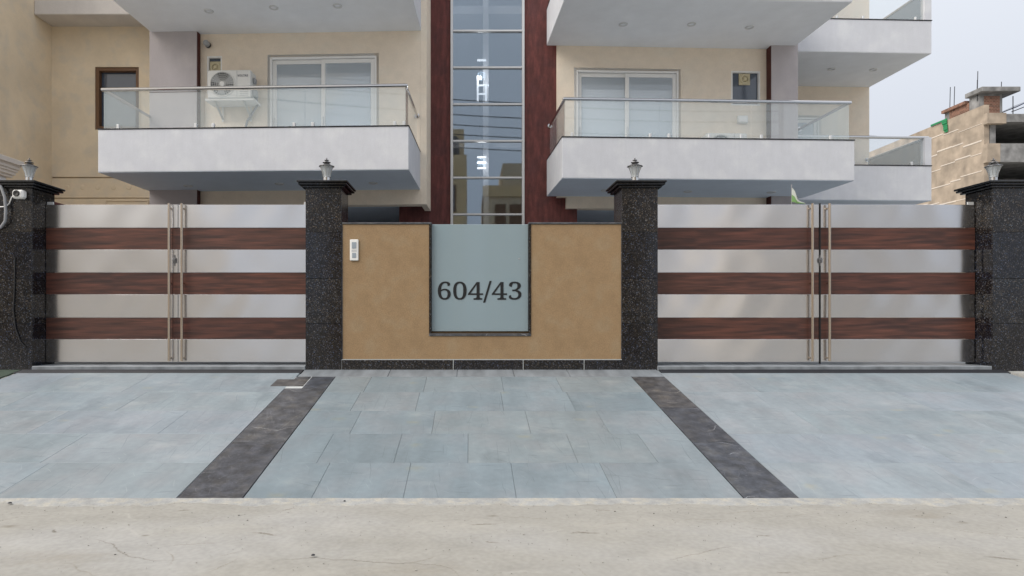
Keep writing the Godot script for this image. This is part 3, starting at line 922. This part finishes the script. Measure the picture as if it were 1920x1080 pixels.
func gate_leaf(x0: float, x1: float, hx: float, label: String, meet: String, far_stile: bool, sd: int) -> void:
	var hinge_x := x0 if hx > 0.5 * (x0 + x1) else x1
	var g := thing("gate_leaf", label, "gate", Vector3(hinge_x, 0.08, -9.0), "steel and wood gate leaves")
	var z := -8.98
	var st := mb()                                   # square tube frame behind the boards
	ring_frame(st, x0 + 0.004, x1 - 0.004, 0.084, 2.25, z - 0.055, z - 0.022, 0.045)
	obj("frame", st, M.iron, g)
	var xe := x1 - 0.088 if far_stile else x1
	for i in 7:
		var yt: float = ROWS[i][0]
		var yb: float = ROWS[i][1]
		if i % 2 == 0:
			var a := x0
			var b := xe
			if meet == "strip_left":
				box("meeting_strip", Vector3(x0, yb, z - 0.02), Vector3(x0 + 0.072, yt, z + 0.006), M.steel, g, 0.003)
				a = x0 + 0.0745
			box("steel_panel", Vector3(a, yb, z - 0.02), Vector3(b, yt, z), M.steel, g, 0.003)
			if far_stile:
				box("end_stile", Vector3(xe + 0.002, yb, z - 0.03), Vector3(x1, yt, z - 0.016), M.steel, g, 0.002)
		else:
			uvo = Vector2(0.37 * sd + 0.6 * i, 0.17 * i + 0.09 * sd)
			box("wood_plank", Vector3(x0, yb + 0.002, z - 0.02), Vector3(x1, yt - 0.002, z - 0.006), M["wood_%d" % ((i + sd) % 3)], g, 0.002)
			uvo = Vector2.ZERO
	if meet == "seal_left":
		box("meeting_seal", Vector3(x0 - 0.016, 0.06, z - 0.025), Vector3(x0 - 0.001, 2.275, z + 0.008), M.rubber, g, 0.002)
	# tall pull handle
	var zh := z + 0.058
	var hd := mb()
	tube(hd, [Vector3(hx, 2.20, z), Vector3(hx, 2.20, zh - 0.02), Vector3(hx, 2.215, zh - 0.004), Vector3(hx, 2.235, zh)], 0.013, 10)
	tube(hd, [Vector3(hx, 2.262, zh), Vector3(hx, 1.2, zh), Vector3(hx, 0.10, zh)], 0.019, 14)
	tube(hd, [Vector3(hx, 0.14, z), Vector3(hx, 0.14, zh - 0.01)], 0.013, 10)
	tube(hd, [Vector3(hx, 1.17, z - 0.006), Vector3(hx, 1.17, zh - 0.01)], 0.011, 10)
	obj("pull_handle", hd, M.handle, g)
	# hinges and drop bolt at the foot
	var dirn := 1.0 if hinge_x == x0 else -1.0
	for y in [0.25, 2.252]:
		box("hinge", Vector3(hinge_x + 0.0 * dirn, y, z - 0.045), Vector3(hinge_x + 0.09 * dirn, y + 0.045, z - 0.024), M.alu, g, 0.004)
	if meet != "":
		var lx := x0 + (0.03 if meet == "strip_left" else -0.012)
		var lk := mb()
		bx(lk, Vector3(lx - 0.024, 1.45, z + 0.009), Vector3(lx + 0.024, 1.52, z + 0.026), 0.006)
		lathe(lk, [[0.017, 0.0], [0.017, 0.016], [0.0, 0.018]], Vector3(lx, 1.49, z + 0.026), 12, Basis(Vector3.RIGHT, PI / 2))
		bx(lk, Vector3(lx - 0.008, 1.41, z + 0.007), Vector3(lx + 0.008, 1.56, z + 0.014), 0.002)
		obj("lock", lk, M.hat, g)

func boundary_wall() -> void:
	var w := thing("boundary_wall", "low ochre textured wall between the two middle granite pillars", "wall", Vector3(0.16, 0, -8.85))
	var z := -8.72
	var xa := -1.709
	var xb := 2.045
	var r0 := -0.536
	var r1 := 0.822
	var st := mb()
	bx(st, Vector3(xa, 0.14, z - 0.2), Vector3(r0, 1.945, z))
	bx(st, Vector3(r1, 0.14, z - 0.2), Vector3(xb, 1.945, z))
	bx(st, Vector3(r0, 0.14, z - 0.2), Vector3(r1, 0.482, z))
	bx(st, Vector3(r0, 0.482, z - 0.2), Vector3(r1, 1.90, z - 0.09))
	obj("wall", st, M.ochre, w)
	box("coping", Vector3(xa, 1.947, z - 0.22), Vector3(r0 + 0.03, 1.972, z + 0.014), M.slate_pale, w, 0.005)
	box("coping", Vector3(r1 - 0.03, 1.947, z - 0.22), Vector3(xb, 1.972, z + 0.014), M.slate_pale, w, 0.005)
	box("joint_strip", Vector3(xa, 0.14, z + 0.0005), Vector3(xa + 0.012, 1.944, z + 0.004), M.slate_pale, w)
	box("joint_strip", Vector3(xb - 0.012, 0.14, z + 0.0005), Vector3(xb, 1.944, z + 0.004), M.slate_pale, w)
	var cuts := [xa, -0.215, 0.72, 1.535, xb]
	for i in 4:
		box("skirting_stone", Vector3(cuts[i] + 0.005, -0.25, z - 0.2), Vector3(cuts[i + 1] - 0.005, 0.130, z + 0.018), [M.granite, M.granite_b, M.granite, M.granite_b][i], w, 0.003)
	box("skirting_mortar", Vector3(xa, -0.2, z - 0.19), Vector3(xb, 0.139, z + 0.014), M.pale_mortar, w)
	# the house number glass
	var n := thing("number_plate", "frosted blue grey glass panel reading 604/43 set in the ochre wall", "house sign", Vector3(0.14, 0.48, -8.75))
	box("glass_pane", Vector3(-0.507, 0.512, z - 0.06), Vector3(0.793, 1.952, z - 0.042), M.plate_glass, n, 0.003)
	for f in [[r0 - 0.004, r0 + 0.026, 0.484, 1.945], [r1 - 0.026, r1 + 0.004, 0.484, 1.945], [r0 - 0.004, r1 + 0.004, 0.448, 0.483]]:
		box("frame_strip", Vector3(f[0], f[2], z - 0.085), Vector3(f[1], f[3], z + 0.012), M.granite_c if f[3] > 1.0 else M.slate_pale, n, 0.004)
	var font := SystemFont.new()
	font.font_names = PackedStringArray(["Droid Serif"])
	font.font_weight = 400
	var heavy := FontVariation.new()
	heavy.base_font = font
	heavy.variation_embolden = 0.24
	var digits := TextMesh.new()
	digits.text = "604/43"
	digits.font = heavy
	digits.font_size = 64
	digits.pixel_size = 0.001
	digits.depth = 0.004
	var box_ := digits.get_aabb()
	var o := MeshInstance3D.new()
	o.mesh = digits
	o.material_override = M.letters
	var sx := 1.125 / box_.size.x
	var sy := 0.292 / box_.size.y
	o.scale = Vector3(sx, sy, 1.0)
	var ctr := box_.get_center()
	o.position = Vector3(0.138 - ctr.x * sx, 1.045 - ctr.y * sy, z - 0.0395) - n.position
	add(o, "house_number", n)
	st = mb()
	lathe(st, [[0.0, 0.006], [0.007, 0.004], [0.009, 0.0]], Vector3(0.67, 1.488, z - 0.042), 10, Basis(Vector3.RIGHT, PI / 2))
	obj("glint_stud", st, M.chrome, n)  # tiny chrome dome added as a glint dot on the number glass
	# door bell
	var d := thing("doorbell_panel", "white doorbell switch plate on the left of the ochre wall", "doorbell", Vector3(-1.54, 1.46, z))
	box("plate", Vector3(-1.597, 1.458, z + 0.0005), Vector3(-1.483, 1.742, z + 0.026), M.plastic, d, 0.008)
	box("button", Vector3(-1.570, 1.62, z + 0.0265), Vector3(-1.510, 1.705, z + 0.032), M.plastic_grey, d, 0.004)
	box("button", Vector3(-1.566, 1.495, z + 0.0265), Vector3(-1.514, 1.56, z + 0.032), M.plastic_grey, d, 0.004)
	box("trim", Vector3(-1.574, 1.575, z + 0.0265), Vector3(-1.506, 1.605, z + 0.029), M.alu, d, 0.002)

func ramp() -> void:
	var th := atan(0.178)
	var rt := Transform3D(Basis(Vector3.RIGHT, th), Vector3(0, 0, -8.70))
	var r := struct("ramp", Vector3(0, -0.3, -6.8))
	fr = rt
	box("ramp_bed", Vector3(-5.94, -0.5, -0.02), Vector3(7.08, -0.014, 3.84), M.mortar, r)
	var rows := [0.345, 1.036, 1.737, 2.438, 3.149, 3.852]
	rng.seed = 1234
	# three bays of slabs: left drive, middle, right drive
	for bay in [[-5.93, -2.225, 0.172, 1.25, 0.0008], [-1.715, 2.078, 0.350, 0.78, 0.0011], [2.505, 7.06, 0.172, 1.45, 0.0008]]:
		for k in 5:
			var sa: float = rows[k] if k else bay[2]
			var sb: float = rows[k + 1]
			var x: float = bay[0]
			var first: bool = true
			while x < bay[1] - 0.01:
				var w: float = bay[3] * rng.randf_range(0.8, 1.25) * (rng.randf_range(0.45, 1.0) if first else 1.0)
				first = false
				if bay[1] - x - w < 0.35:
					w = bay[1] - x
				var dy := rng.randf_range(-0.0008, 0.0008)
				box("paving_slab", Vector3(x + bay[4], -0.04, sa + bay[4]), Vector3(x + w - bay[4], dy, sb - bay[4]), M["slab_%d" % (rng.randi_range(0, 5) + (6 if bay[3] < 1.0 else 0))], r, 0.002)
				x += w
	# dark borders
	for q in [[-2.22, -1.72, 0.884, 2.661, 0], [-2.22, -1.72, 2.664, 3.862, 1], [2.083, 2.50, 0.40, 1.62, 2], [2.083, 2.50, 1.623, 2.661, 1], [2.083, 2.50, 2.664, 3.862, 3],
			[-2.43, -2.025, 0.477, 0.794, 2], [-2.019, -1.72, 0.352, 0.876, 3], [-2.22, -2.025, 0.352, 0.471, 1], [2.083, 2.50, 0.352, 0.396, 0]]:
		box("border_slab", Vector3(q[0] + 0.002, -0.04, q[2] + 0.002), Vector3(q[1] - 0.002, 0.0015, q[3] - 0.002), M["slate_%d" % q[4]], r, 0.002)
	box("mortar_line", Vector3(-2.44, -0.03, 0.35), Vector3(-1.99, -0.002, 0.884), M.pale_mortar, r)
	# apron course in front of the wall
	var ax := [-2.2, -1.05, -0.16, 0.58, 1.30, 2.50]
	for i in 5:
		box("apron_stone", Vector3(ax[i] + 0.003, -0.04, 0.003), Vector3(ax[i + 1] - 0.003, 0.001, 0.346), M.apron, r, 0.002)
	fr = Transform3D()
	# sills and drains before the gates
	for q in [[-5.85, -2.19], [2.51, 6.99]]:
		box("gate_sill", Vector3(q[0] + 0.002, -0.2, -9.6), Vector3(q[1] - 0.002, 0.048, -8.69), M.apron, r, 0.008)
	for q in [[-5.98, -2.21, "dark grated drain in front of the left gate"], [2.53, 7.12, "dark grated drain in front of the right gate"]]:
		var d := thing("drain_grate", q[2], "drain", Vector3(0.5 * (q[0] + q[1]), 0, -8.62), "drain grates before the gates")
		fr = rt
		var st := mb()
		bx(st, Vector3(q[0], -0.03, 0.012), Vector3(q[1], 0.006, 0.022), 0.002)
		bx(st, Vector3(q[0], -0.03, 0.160), Vector3(q[1], 0.006, 0.170), 0.002)
		bx(st, Vector3(q[0], -0.03, 0.022), Vector3(q[0] + 0.012, 0.006, 0.160), 0.002)
		bx(st, Vector3(q[1] - 0.012, -0.03, 0.022), Vector3(q[1], 0.006, 0.160), 0.002)
		obj("frame", st, M.iron, d)
		for k in 5:
			box("bar", Vector3(q[0] + 0.012, -0.02, 0.034 + 0.025 * k), Vector3(q[1] - 0.012, 0.004, 0.046 + 0.025 * k), M.iron, d, 0.002)
		box("channel", Vector3(q[0] + 0.012, -0.05, 0.022), Vector3(q[1] - 0.012, -0.028, 0.160), M.black, d)
		fr = Transform3D()

func ground_and_road() -> void:
	var st := mb()
	bx(st, Vector3(-200, -1.2, -200), Vector3(200, -0.80, 200))
	var g := obj("ground", st, M.earth)
	g.set_meta("kind", "structure")
	st = mb()
	# road as a sheet with gentle unevenness
	var nx := 120
	var nzz := 30
	var n := FastNoiseLite.new()
	n.seed = 3
	n.frequency = 0.6
	var hgt := func(i: int, j: int) -> Vector3:
		var x := -30.0 + 60.0 * i / nx
		var z := -4.93 + 9.9 * j / nzz
		return Vector3(x, -0.682 + 0.006 * n.get_noise_2d(x, z), z)
	st.set_smooth_group(0)
	for i in nx:
		for j in nzz:
			var q: Array = [hgt.call(i, j), hgt.call(i + 1, j), hgt.call(i + 1, j + 1), hgt.call(i, j + 1)]
			for t in [[0, 1, 2], [0, 2, 3]]:
				for k in t:
					st.set_uv(Vector2(q[k].x + 6.0, q[k].z + 4.93))
					st.add_vertex(q[k])
	st.index()
	st.generate_normals()
	var r := obj("road", st, M.road)
	r.set_meta("kind", "structure")
	# rough cement fillet where ramp meets road
	st = mb()
	var m := 240
	var edge := func(i: int) -> float:
		var x := -6.2 + 13.6 * i / m
		return -4.80 + 0.09 * n.get_noise_1d(x * 2.0) + 0.06 * n.get_noise_1d(x * 9.0 + 50.0) + 0.03 * n.get_noise_1d(x * 37.0 + 90.0)
	for i in m:
		var xa := -6.2 + 13.6 * i / m
		var xb := -6.2 + 13.6 * (i + 1) / m
		var ya := 0.004 * n.get_noise_1d(xa * 9.0)
		var yb := 0.004 * n.get_noise_1d(xb * 9.0)
		quad(st, Vector3(xa, -0.668 + ya, -4.925), Vector3(xb, -0.668 + yb, -4.925), Vector3(xb, -0.6775, edge.call(i + 1)), Vector3(xa, -0.6775, edge.call(i)), Vector3.UP)
		quad(st, Vector3(xa, -0.6775, edge.call(i)), Vector3(xb, -0.6775, edge.call(i + 1)), Vector3(xb, -0.70, edge.call(i + 1) + 0.03), Vector3(xa, -0.70, edge.call(i) + 0.03), Vector3(0, 0.7, 0.7))
	var c := obj("cement_edge", st, M.cement)
	c.set_meta("kind", "structure")
	st = mb()
	bx(st, Vector3(-6.0, -0.8, -30), Vector3(9.6, 0.045, -9.0))
	var f := obj("plot_floor", st, M.slab_0)
	f.set_meta("kind", "structure")
	st = mb()
	bx(st, Vector3(7.10, -0.8, -9.3), Vector3(12.0, -0.02, -8.2))
	bx(st, Vector3(7.10, -0.8, -8.2), Vector3(12.0, -0.35, -5.0))
	var v := obj("verge", st, M.cement)
	v.set_meta("kind", "structure")
	st = mb()
	fr = Transform3D(Basis(Vector3.RIGHT, atan(0.178)), Vector3(0, 0, -8.70))
	bx(st, Vector3(-8.5, -0.3, 0.0), Vector3(-5.95, -0.012, 3.8))
	fr = Transform3D()
	var v2 := obj("verge", st, M.cement)
	v2.set_meta("kind", "structure")
	var tf := mb()
	fr = Transform3D(Basis(Vector3.RIGHT, atan(0.178)), Vector3(0, 0, -8.70))
	for k in 6:
		bx(tf, Vector3(-7.4, -0.0115, 0.02 + 0.1 * k), Vector3(-5.97 - 0.01 * (k % 2), 0.006, 0.112 + 0.1 * k), 0.004)
	fr = Transform3D()
	tag(obj("green_mat", tf, M.turf), "dark green ribbed mat at the foot of the leftmost pillar", "mat")
	var pebble := mb()
	lathe(pebble, [[0.0, -0.4], [0.8, -0.1], [1.0, 0.3], [0.6, 0.75], [0.0, 0.9]], Vector3.ZERO, 5)
	var mm := MultiMesh.new()
	mm.transform_format = MultiMesh.TRANSFORM_3D
	mm.use_colors = true
	mm.mesh = pebble.commit()
	mm.instance_count = 1500
	rng.seed = 55
	for i in 1500:
		var px := rng.randf_range(-5.5, 6.5)
		var pz := -4.86 + 1.6 * pow(rng.randf(), 1.8)
		var sz := rng.randf_range(0.0012, 0.0034) * (2.0 if rng.randf() < 0.04 else 1.0)
		mm.set_instance_transform(i, Transform3D(Basis(Vector3.UP, rng.randf() * TAU).scaled(Vector3(sz * rng.randf_range(0.7, 1.6), sz * 0.8, sz)), Vector3(px, -0.679, pz)))
		var tone := rng.randf_range(0.10, 0.36)
		mm.set_instance_color(i, Color(tone * 1.03, tone, tone * 0.92))
	var gm := MultiMeshInstance3D.new()
	gm.multimesh = mm
	M.grit = mat(Color.WHITE, 0.9)
	M.grit.vertex_color_use_as_albedo = true
	gm.material_override = M.grit
	add(gm, "road_grit", self)
	gm.set_meta("kind", "stuff")
	tag(gm, "loose grit scattered over the concrete road", "grit")
	# a few loose stones
	rng.seed = 88
	var labels := ["small dark stone on the road near the left edge", "dark pebble at the road edge below the middle of the ramp", "small grey stone on the road left of centre bottom"]
	var spots := [Vector3(-3.39, -0.675, -4.80), Vector3(-0.93, -0.672, -4.85), Vector3(-0.90, -0.675, -3.75)]
	for i in 3:
		var s := mb()
		var rr: float = [0.014, 0.009, 0.012][i]
		lathe(s, [[0.0, 0.0], [rr, 0.004], [rr * 1.1, rr * 0.4], [rr * 0.6, rr * 0.85], [0.0, rr]], spots[i], 7)
		tag(obj("stone", s, M.iron), labels[i], "stone")

func make_ac(label: String, at: Vector3, yaw: float, logo: bool) -> void:
	var a := thing("air_conditioner", label, "air conditioner", at, "outdoor air conditioner units")
	a.rotation.y = yaw
	var w := 0.80
	var h := 0.53
	fr = a.transform
	box("casing", Vector3(0, 0.02, -0.29), Vector3(w, h, 0), M.ac, a, 0.012)
	var c := Vector3(0.275, 0.275, 0.0)
	var face := Basis(Vector3.RIGHT, PI / 2)
	var st := mb()
	lathe(st, [[0.0, 0.001], [0.222, 0.001], [0.222, 0.0025]], c, 28, face)
	obj("fan_opening", st, M.ac_dark, a)
	for k in 3:
		st = mb()
		for i in 9:                                  # a swept blade of joined strips
			var w0 := TAU * k / 3 + i * 0.09
			var w1 := w0 + 0.09
			var zz := 0.003 + 0.0008 * i
			var u0 := Vector3(cos(w0), sin(w0), 0)
			var u1 := Vector3(cos(w1), sin(w1), 0)
			quad(st, c + u0 * 0.05 + Vector3(0, 0, zz), c + u0 * 0.2 + Vector3(0, 0, zz), c + u1 * 0.2 + Vector3(0, 0, zz + 0.0008), c + u1 * 0.05 + Vector3(0, 0, zz + 0.0008), Vector3(0, 0, 1))
		obj("fan_blade", st, M.ac_grey, a)
	st = mb()
	for r in [0.07, 0.105, 0.14, 0.175, 0.205]:
		lathe(st, [[r - 0.004, 0.012], [r, 0.018], [r + 0.004, 0.012]], c, 28, face)
	lathe(st, [[0.0, 0.022], [0.045, 0.02], [0.05, 0.012]], c, 16, face)
	lathe(st, [[0.215, 0.006], [0.218, 0.016], [0.232, 0.016], [0.24, 0.001]], c, 32, face)
	for k in 28:
		var d := Vector3(cos(TAU * k / 28), sin(TAU * k / 28), 0)
		tube(st, [c + d * 0.05 + Vector3(0, 0, 0.014), c + d * 0.218 + Vector3(0, 0, 0.012)], 0.0032, 5)
	obj("fan_grille", st, M.ac, a)
	box("panel_seam", Vector3(0.545, 0.03, 0.0005), Vector3(0.55, h - 0.01, 0.003), M.ac_grey, a)
	for k in 5:
		box("vent_slot", Vector3(0.60, 0.06 + 0.035 * k, 0.0005), Vector3(0.76, 0.068 + 0.035 * k, 0.003), M.ac_grey, a)
	if logo:
		var font := SystemFont.new()
		font.font_names = PackedStringArray(["Droid Sans"])
		font.font_weight = 700
		var t := TextMesh.new()
		t.text = "VOLTAS"
		t.font = font
		t.font_size = 32
		t.pixel_size = 0.0014
		t.depth = 0.003
		var o := MeshInstance3D.new()
		o.mesh = t
		o.material_override = M.logo
		var bb := t.get_aabb()
		var s := 0.19 / bb.size.x
		o.scale = Vector3(s, s, 1)
		o.position = Vector3(0.655 - bb.get_center().x * s, 0.425 - bb.get_center().y * s, 0.002)
		add(o, "lettering", a)
	var vc := mb()
	bx(vc, Vector3(w, 0.08, -0.25), Vector3(w + 0.055, 0.22, -0.08), 0.015)
	bx(vc, Vector3(w, 0.32, -0.2), Vector3(w + 0.045, 0.42, -0.1), 0.012)
	obj("valve_cover", vc, M.ac_grey, a)
	var br := mb()
	bx(br, Vector3(-0.06, -0.02, -0.40), Vector3(w + 0.06, 0.018, -0.02), 0.006)
	for x in [0.12, w - 0.14]:
		for q in 2:
			tube(br, [Vector3(x, -0.02, -0.05), Vector3(x, -0.25, -0.39)], 0.02, 6)
		bx(br, Vector3(x - 0.02, -0.30, -0.40), Vector3(x + 0.02, -0.02, -0.385), 0.003)
	obj("bracket", br, M.ac, a)
	if logo:
		var pp := mb()
		tube(pp, [Vector3(w + 0.03, 0.10, -0.2), Vector3(w + 0.02, -0.02, -0.3), Vector3(0.60, -0.3, -0.36), Vector3(0.52, -0.62, -0.37), Vector3(0.50, -1.1, -0.37)], 0.022, 8)
		obj("drain_pipe", pp, M.grey_pipe, a)
	fr = Transform3D()

func small_things() -> void:
	var yl := atan(-0.0383)
	make_ac("white air conditioner unit bracketed on the left wing wall beside the small fan window", Vector3(-4.80, 4.70, -11.93), yl, true)
	make_ac("white air conditioner unit standing low behind the right balcony glass", Vector3(4.62, 3.76, -12.66), atan(0.0407), false)
	var st := mb()
	var p := Vector3(-4.95, 5.86, -12.34)
	lathe(st, [[0.0, 0.0], [0.055, 0.0], [0.055, 0.03], [0.04, 0.045], [0.0, 0.047]], p, 16, Basis(Vector3.RIGHT, PI / 2))
	var wl := thing("wall_lamp", "small round dark wall light above the left fan window", "lamp", p)
	obj("back_plate", st, M.black, wl)
	st = mb()
	lathe(st, [[0.0, 0.14], [0.045, 0.135], [0.052, 0.12], [0.052, 0.048], [0.0, 0.048]], p, 16, Basis(Vector3.RIGHT, PI / 2))
	obj("lens", st, M.ac_grey, wl)
	var jb := thing("junction_box", "small white electrical box on the wall behind the right balcony glass", "electrical box", Vector3(5.44, 4.64, -13.0))
	box("case", Vector3(5.35, 4.57, -13.03), Vector3(5.55, 4.72, -12.95), M.plastic, jb, 0.01)
	box("lid", Vector3(5.37, 4.59, -12.9495), Vector3(5.53, 4.70, -12.94), M.upvc, jb, 0.004)
	# camera on the leftmost pillar
	var sc := thing("security_camera", "white security camera with round black lens on the leftmost pillar", "camera", Vector3(-5.98, 2.33, -8.70))
	box("body", Vector3(-6.055, 2.275, -8.698), Vector3(-5.905, 2.39, -8.60), M.plastic, sc, 0.022)
	st = mb()
	lathe(st, [[0.042, 0.0], [0.042, 0.012], [0.034, 0.014], [0.0, 0.008]], Vector3(-5.985, 2.338, -8.60), 18, Basis(Vector3.RIGHT, PI / 2))
	obj("lens", st, M.black, sc)
	st = mb()
	tube(st, [Vector3(-6.04, 2.33, -8.66), Vector3(-6.09, 2.30, -8.66), Vector3(-6.13, 2.22, -8.67), Vector3(-6.18, 2.18, -8.68), Vector3(-6.30, 2.17, -8.69)], 0.008, 8)
	obj("cable", st, M.plastic, sc)
	st = mb()
	tube(st, [Vector3(-6.30, 2.52, -8.66), Vector3(-6.22, 2.44, -8.64), Vector3(-6.17, 2.30, -8.64), Vector3(-6.155, 2.12, -8.64), Vector3(-6.17, 1.98, -8.65), Vector3(-6.24, 1.90, -8.67), Vector3(-6.32, 1.88, -8.68)], 0.018, 10)
	tag(obj("grey_conduit", st, M.grey_pipe), "grey flexible conduit looping down the edge of the leftmost pillar", "pipe")
	st = mb()
	tube(st, [Vector3(-6.07, 1.5, -8.693), Vector3(-6.075, 1.1, -8.692), Vector3(-6.09, 0.8, -8.69), Vector3(-6.06, 0.55, -8.69), Vector3(-6.0, 0.38, -8.692), Vector3(-5.93, 0.3, -8.693)], 0.009, 8)
	tag(obj("black_cable", st, M.rubber), "thin black cable curving down the face of the leftmost pillar", "cable")
	# pennant behind the right gate
	var pn := thing("pennant", "small green and white cloth pennant on a stick above the right gate", "flag", Vector3(4.75, 0.05, -9.6))
	st = mb()
	tube(st, [Vector3(4.755, 0.05, -9.6), Vector3(4.755, 2.66, -9.6)], 0.007, 6)
	obj("stick", st, M.grey_pipe, pn)
	for s in 2:
		st = mb()
		var cols := 6
		for i in cols:
			var u0 := float(i) / cols
			var u1 := float(i + 1) / cols
			var f := func(u: float, v: float) -> Vector3:
				var top := Vector3(4.757 + 0.20 * u, 2.62 - 0.25 * u - 0.05 * sin(PI * u), -9.6 + 0.03 * sin(u * 9.0))
				var bot := Vector3(4.75 + 0.20 * u, 2.40 - 0.03 * u, -9.6 + 0.03 * sin(u * 9.0 + 0.5))
				return top.lerp(bot, v)
			var v0 := 0.0 if s == 0 else 0.5
			for sgn in [-1.0, 1.0]:
				var off := Vector3(0, 0, 0.002 * sgn)
				quad(st, f.call(u0, v0) + off, f.call(u1, v0) + off, f.call(u1, v0 + 0.5) + off, f.call(u0, v0 + 0.5) + off, Vector3(0, 0, sgn))
		obj("cloth", st, M.flag_white if s == 0 else M.flag_green, pn)

# ------------------------------------------------------------------ scene
func _ready() -> void:
	var cam := Camera3D.new()
	cam.name = "camera"
	cam.near = 0.05
	cam.far = 400.0
	cam.projection = Camera3D.PROJECTION_FRUSTUM
	cam.size = 1080.0 / 1220.0 * 0.05
	cam.frustum_offset = Vector2(80.0 / 1220.0, 55.0 / 1220.0) * 0.05
	cam.position = Vector3(0, 0.70, 0)
	add_child(cam)
	cam.current = true
	var sky_m := ProceduralSkyMaterial.new()
	sky_m.sky_top_color = Color(1.19, 1.20, 1.22)
	sky_m.sky_horizon_color = Color(0.755, 0.78, 0.825)
	sky_m.sky_curve = 1.3
	sky_m.sky_energy_multiplier = 1.0
	sky_m.ground_bottom_color = Color(0.45, 0.43, 0.40)
	sky_m.ground_horizon_color = Color(0.62, 0.61, 0.60)
	sky_m.ground_energy_multiplier = 1.0
	var sky := Sky.new()
	sky.sky_material = sky_m
	var env := Environment.new()
	env.background_mode = Environment.BG_SKY
	env.sky = sky
	env.tonemap_mode = Environment.TONE_MAPPER_LINEAR
	env.tonemap_exposure = 1.12
	env.sdfgi_enabled = true
	env.ssao_enabled = true
	env.ssil_enabled = true
	var we := WorldEnvironment.new()
	we.name = "environment"
	we.environment = env
	add_child(we)
	var sun := DirectionalLight3D.new()
	sun.name = "sun"
	sun.light_energy = 0.85
	sun.light_color = Color(1.0, 0.975, 0.945)
	sun.light_angular_distance = 45.0
	sun.shadow_enabled = true
	sun.rotation = Vector3(deg_to_rad(-40), deg_to_rad(-62), 0)
	add_child(sun)

	make_materials()
	ground_and_road()
	ramp()
	apartment_building()
	neighbour_house()
	side_wall()
	far_building()
	opposite_side()
	boundary_wall()

	var pl := make_pillar()
	pl.position = Vector3(-6.09, 0, -8.94)
	pl.set_meta("label", "leftmost black granite pillar with a security camera on it")
	copy(pl, Vector3(-1.95, 0, -8.94), "black granite pillar left of the ochre wall beside the doorbell")
	copy(pl, Vector3(2.28, 0, -8.94), "black granite pillar right of the ochre wall, left of the right gate")
	copy(pl, Vector3(7.236, 0, -8.94), "rightmost black granite pillar at the right edge")
	var lm := make_lamp()
	lm.position = Vector3(-6.045, 2.521, -8.94)
	lm.set_meta("label", "flared glass lamp on the leftmost pillar above the security camera")
	copy(lm, Vector3(-1.96, 2.521, -8.94), "flared glass lamp on the pillar left of the ochre wall")
	copy(lm, Vector3(2.275, 2.521, -8.94), "flared glass lamp on the pillar right of the ochre wall")
	copy(lm, Vector3(7.20, 2.521, -8.94), "flared glass lamp on the rightmost pillar before the unfinished building")

	gate_leaf(-5.846, -4.098, -4.117, "leftmost steel and wood gate leaf next to the camera pillar", "", false, 1)
	gate_leaf(-4.092, -2.20, -3.942, "right leaf of the left gate, steel and wood bands with the lock strip", "strip_left", false, 2)
	gate_leaf(2.52, 4.826, 4.705, "left leaf of the right gate, beside the ochre wall's right pillar", "", false, 3)
	gate_leaf(4.848, 6.985, 4.94, "rightmost gate leaf with black seal and grey end stile", "seal_left", true, 4)
	small_things()
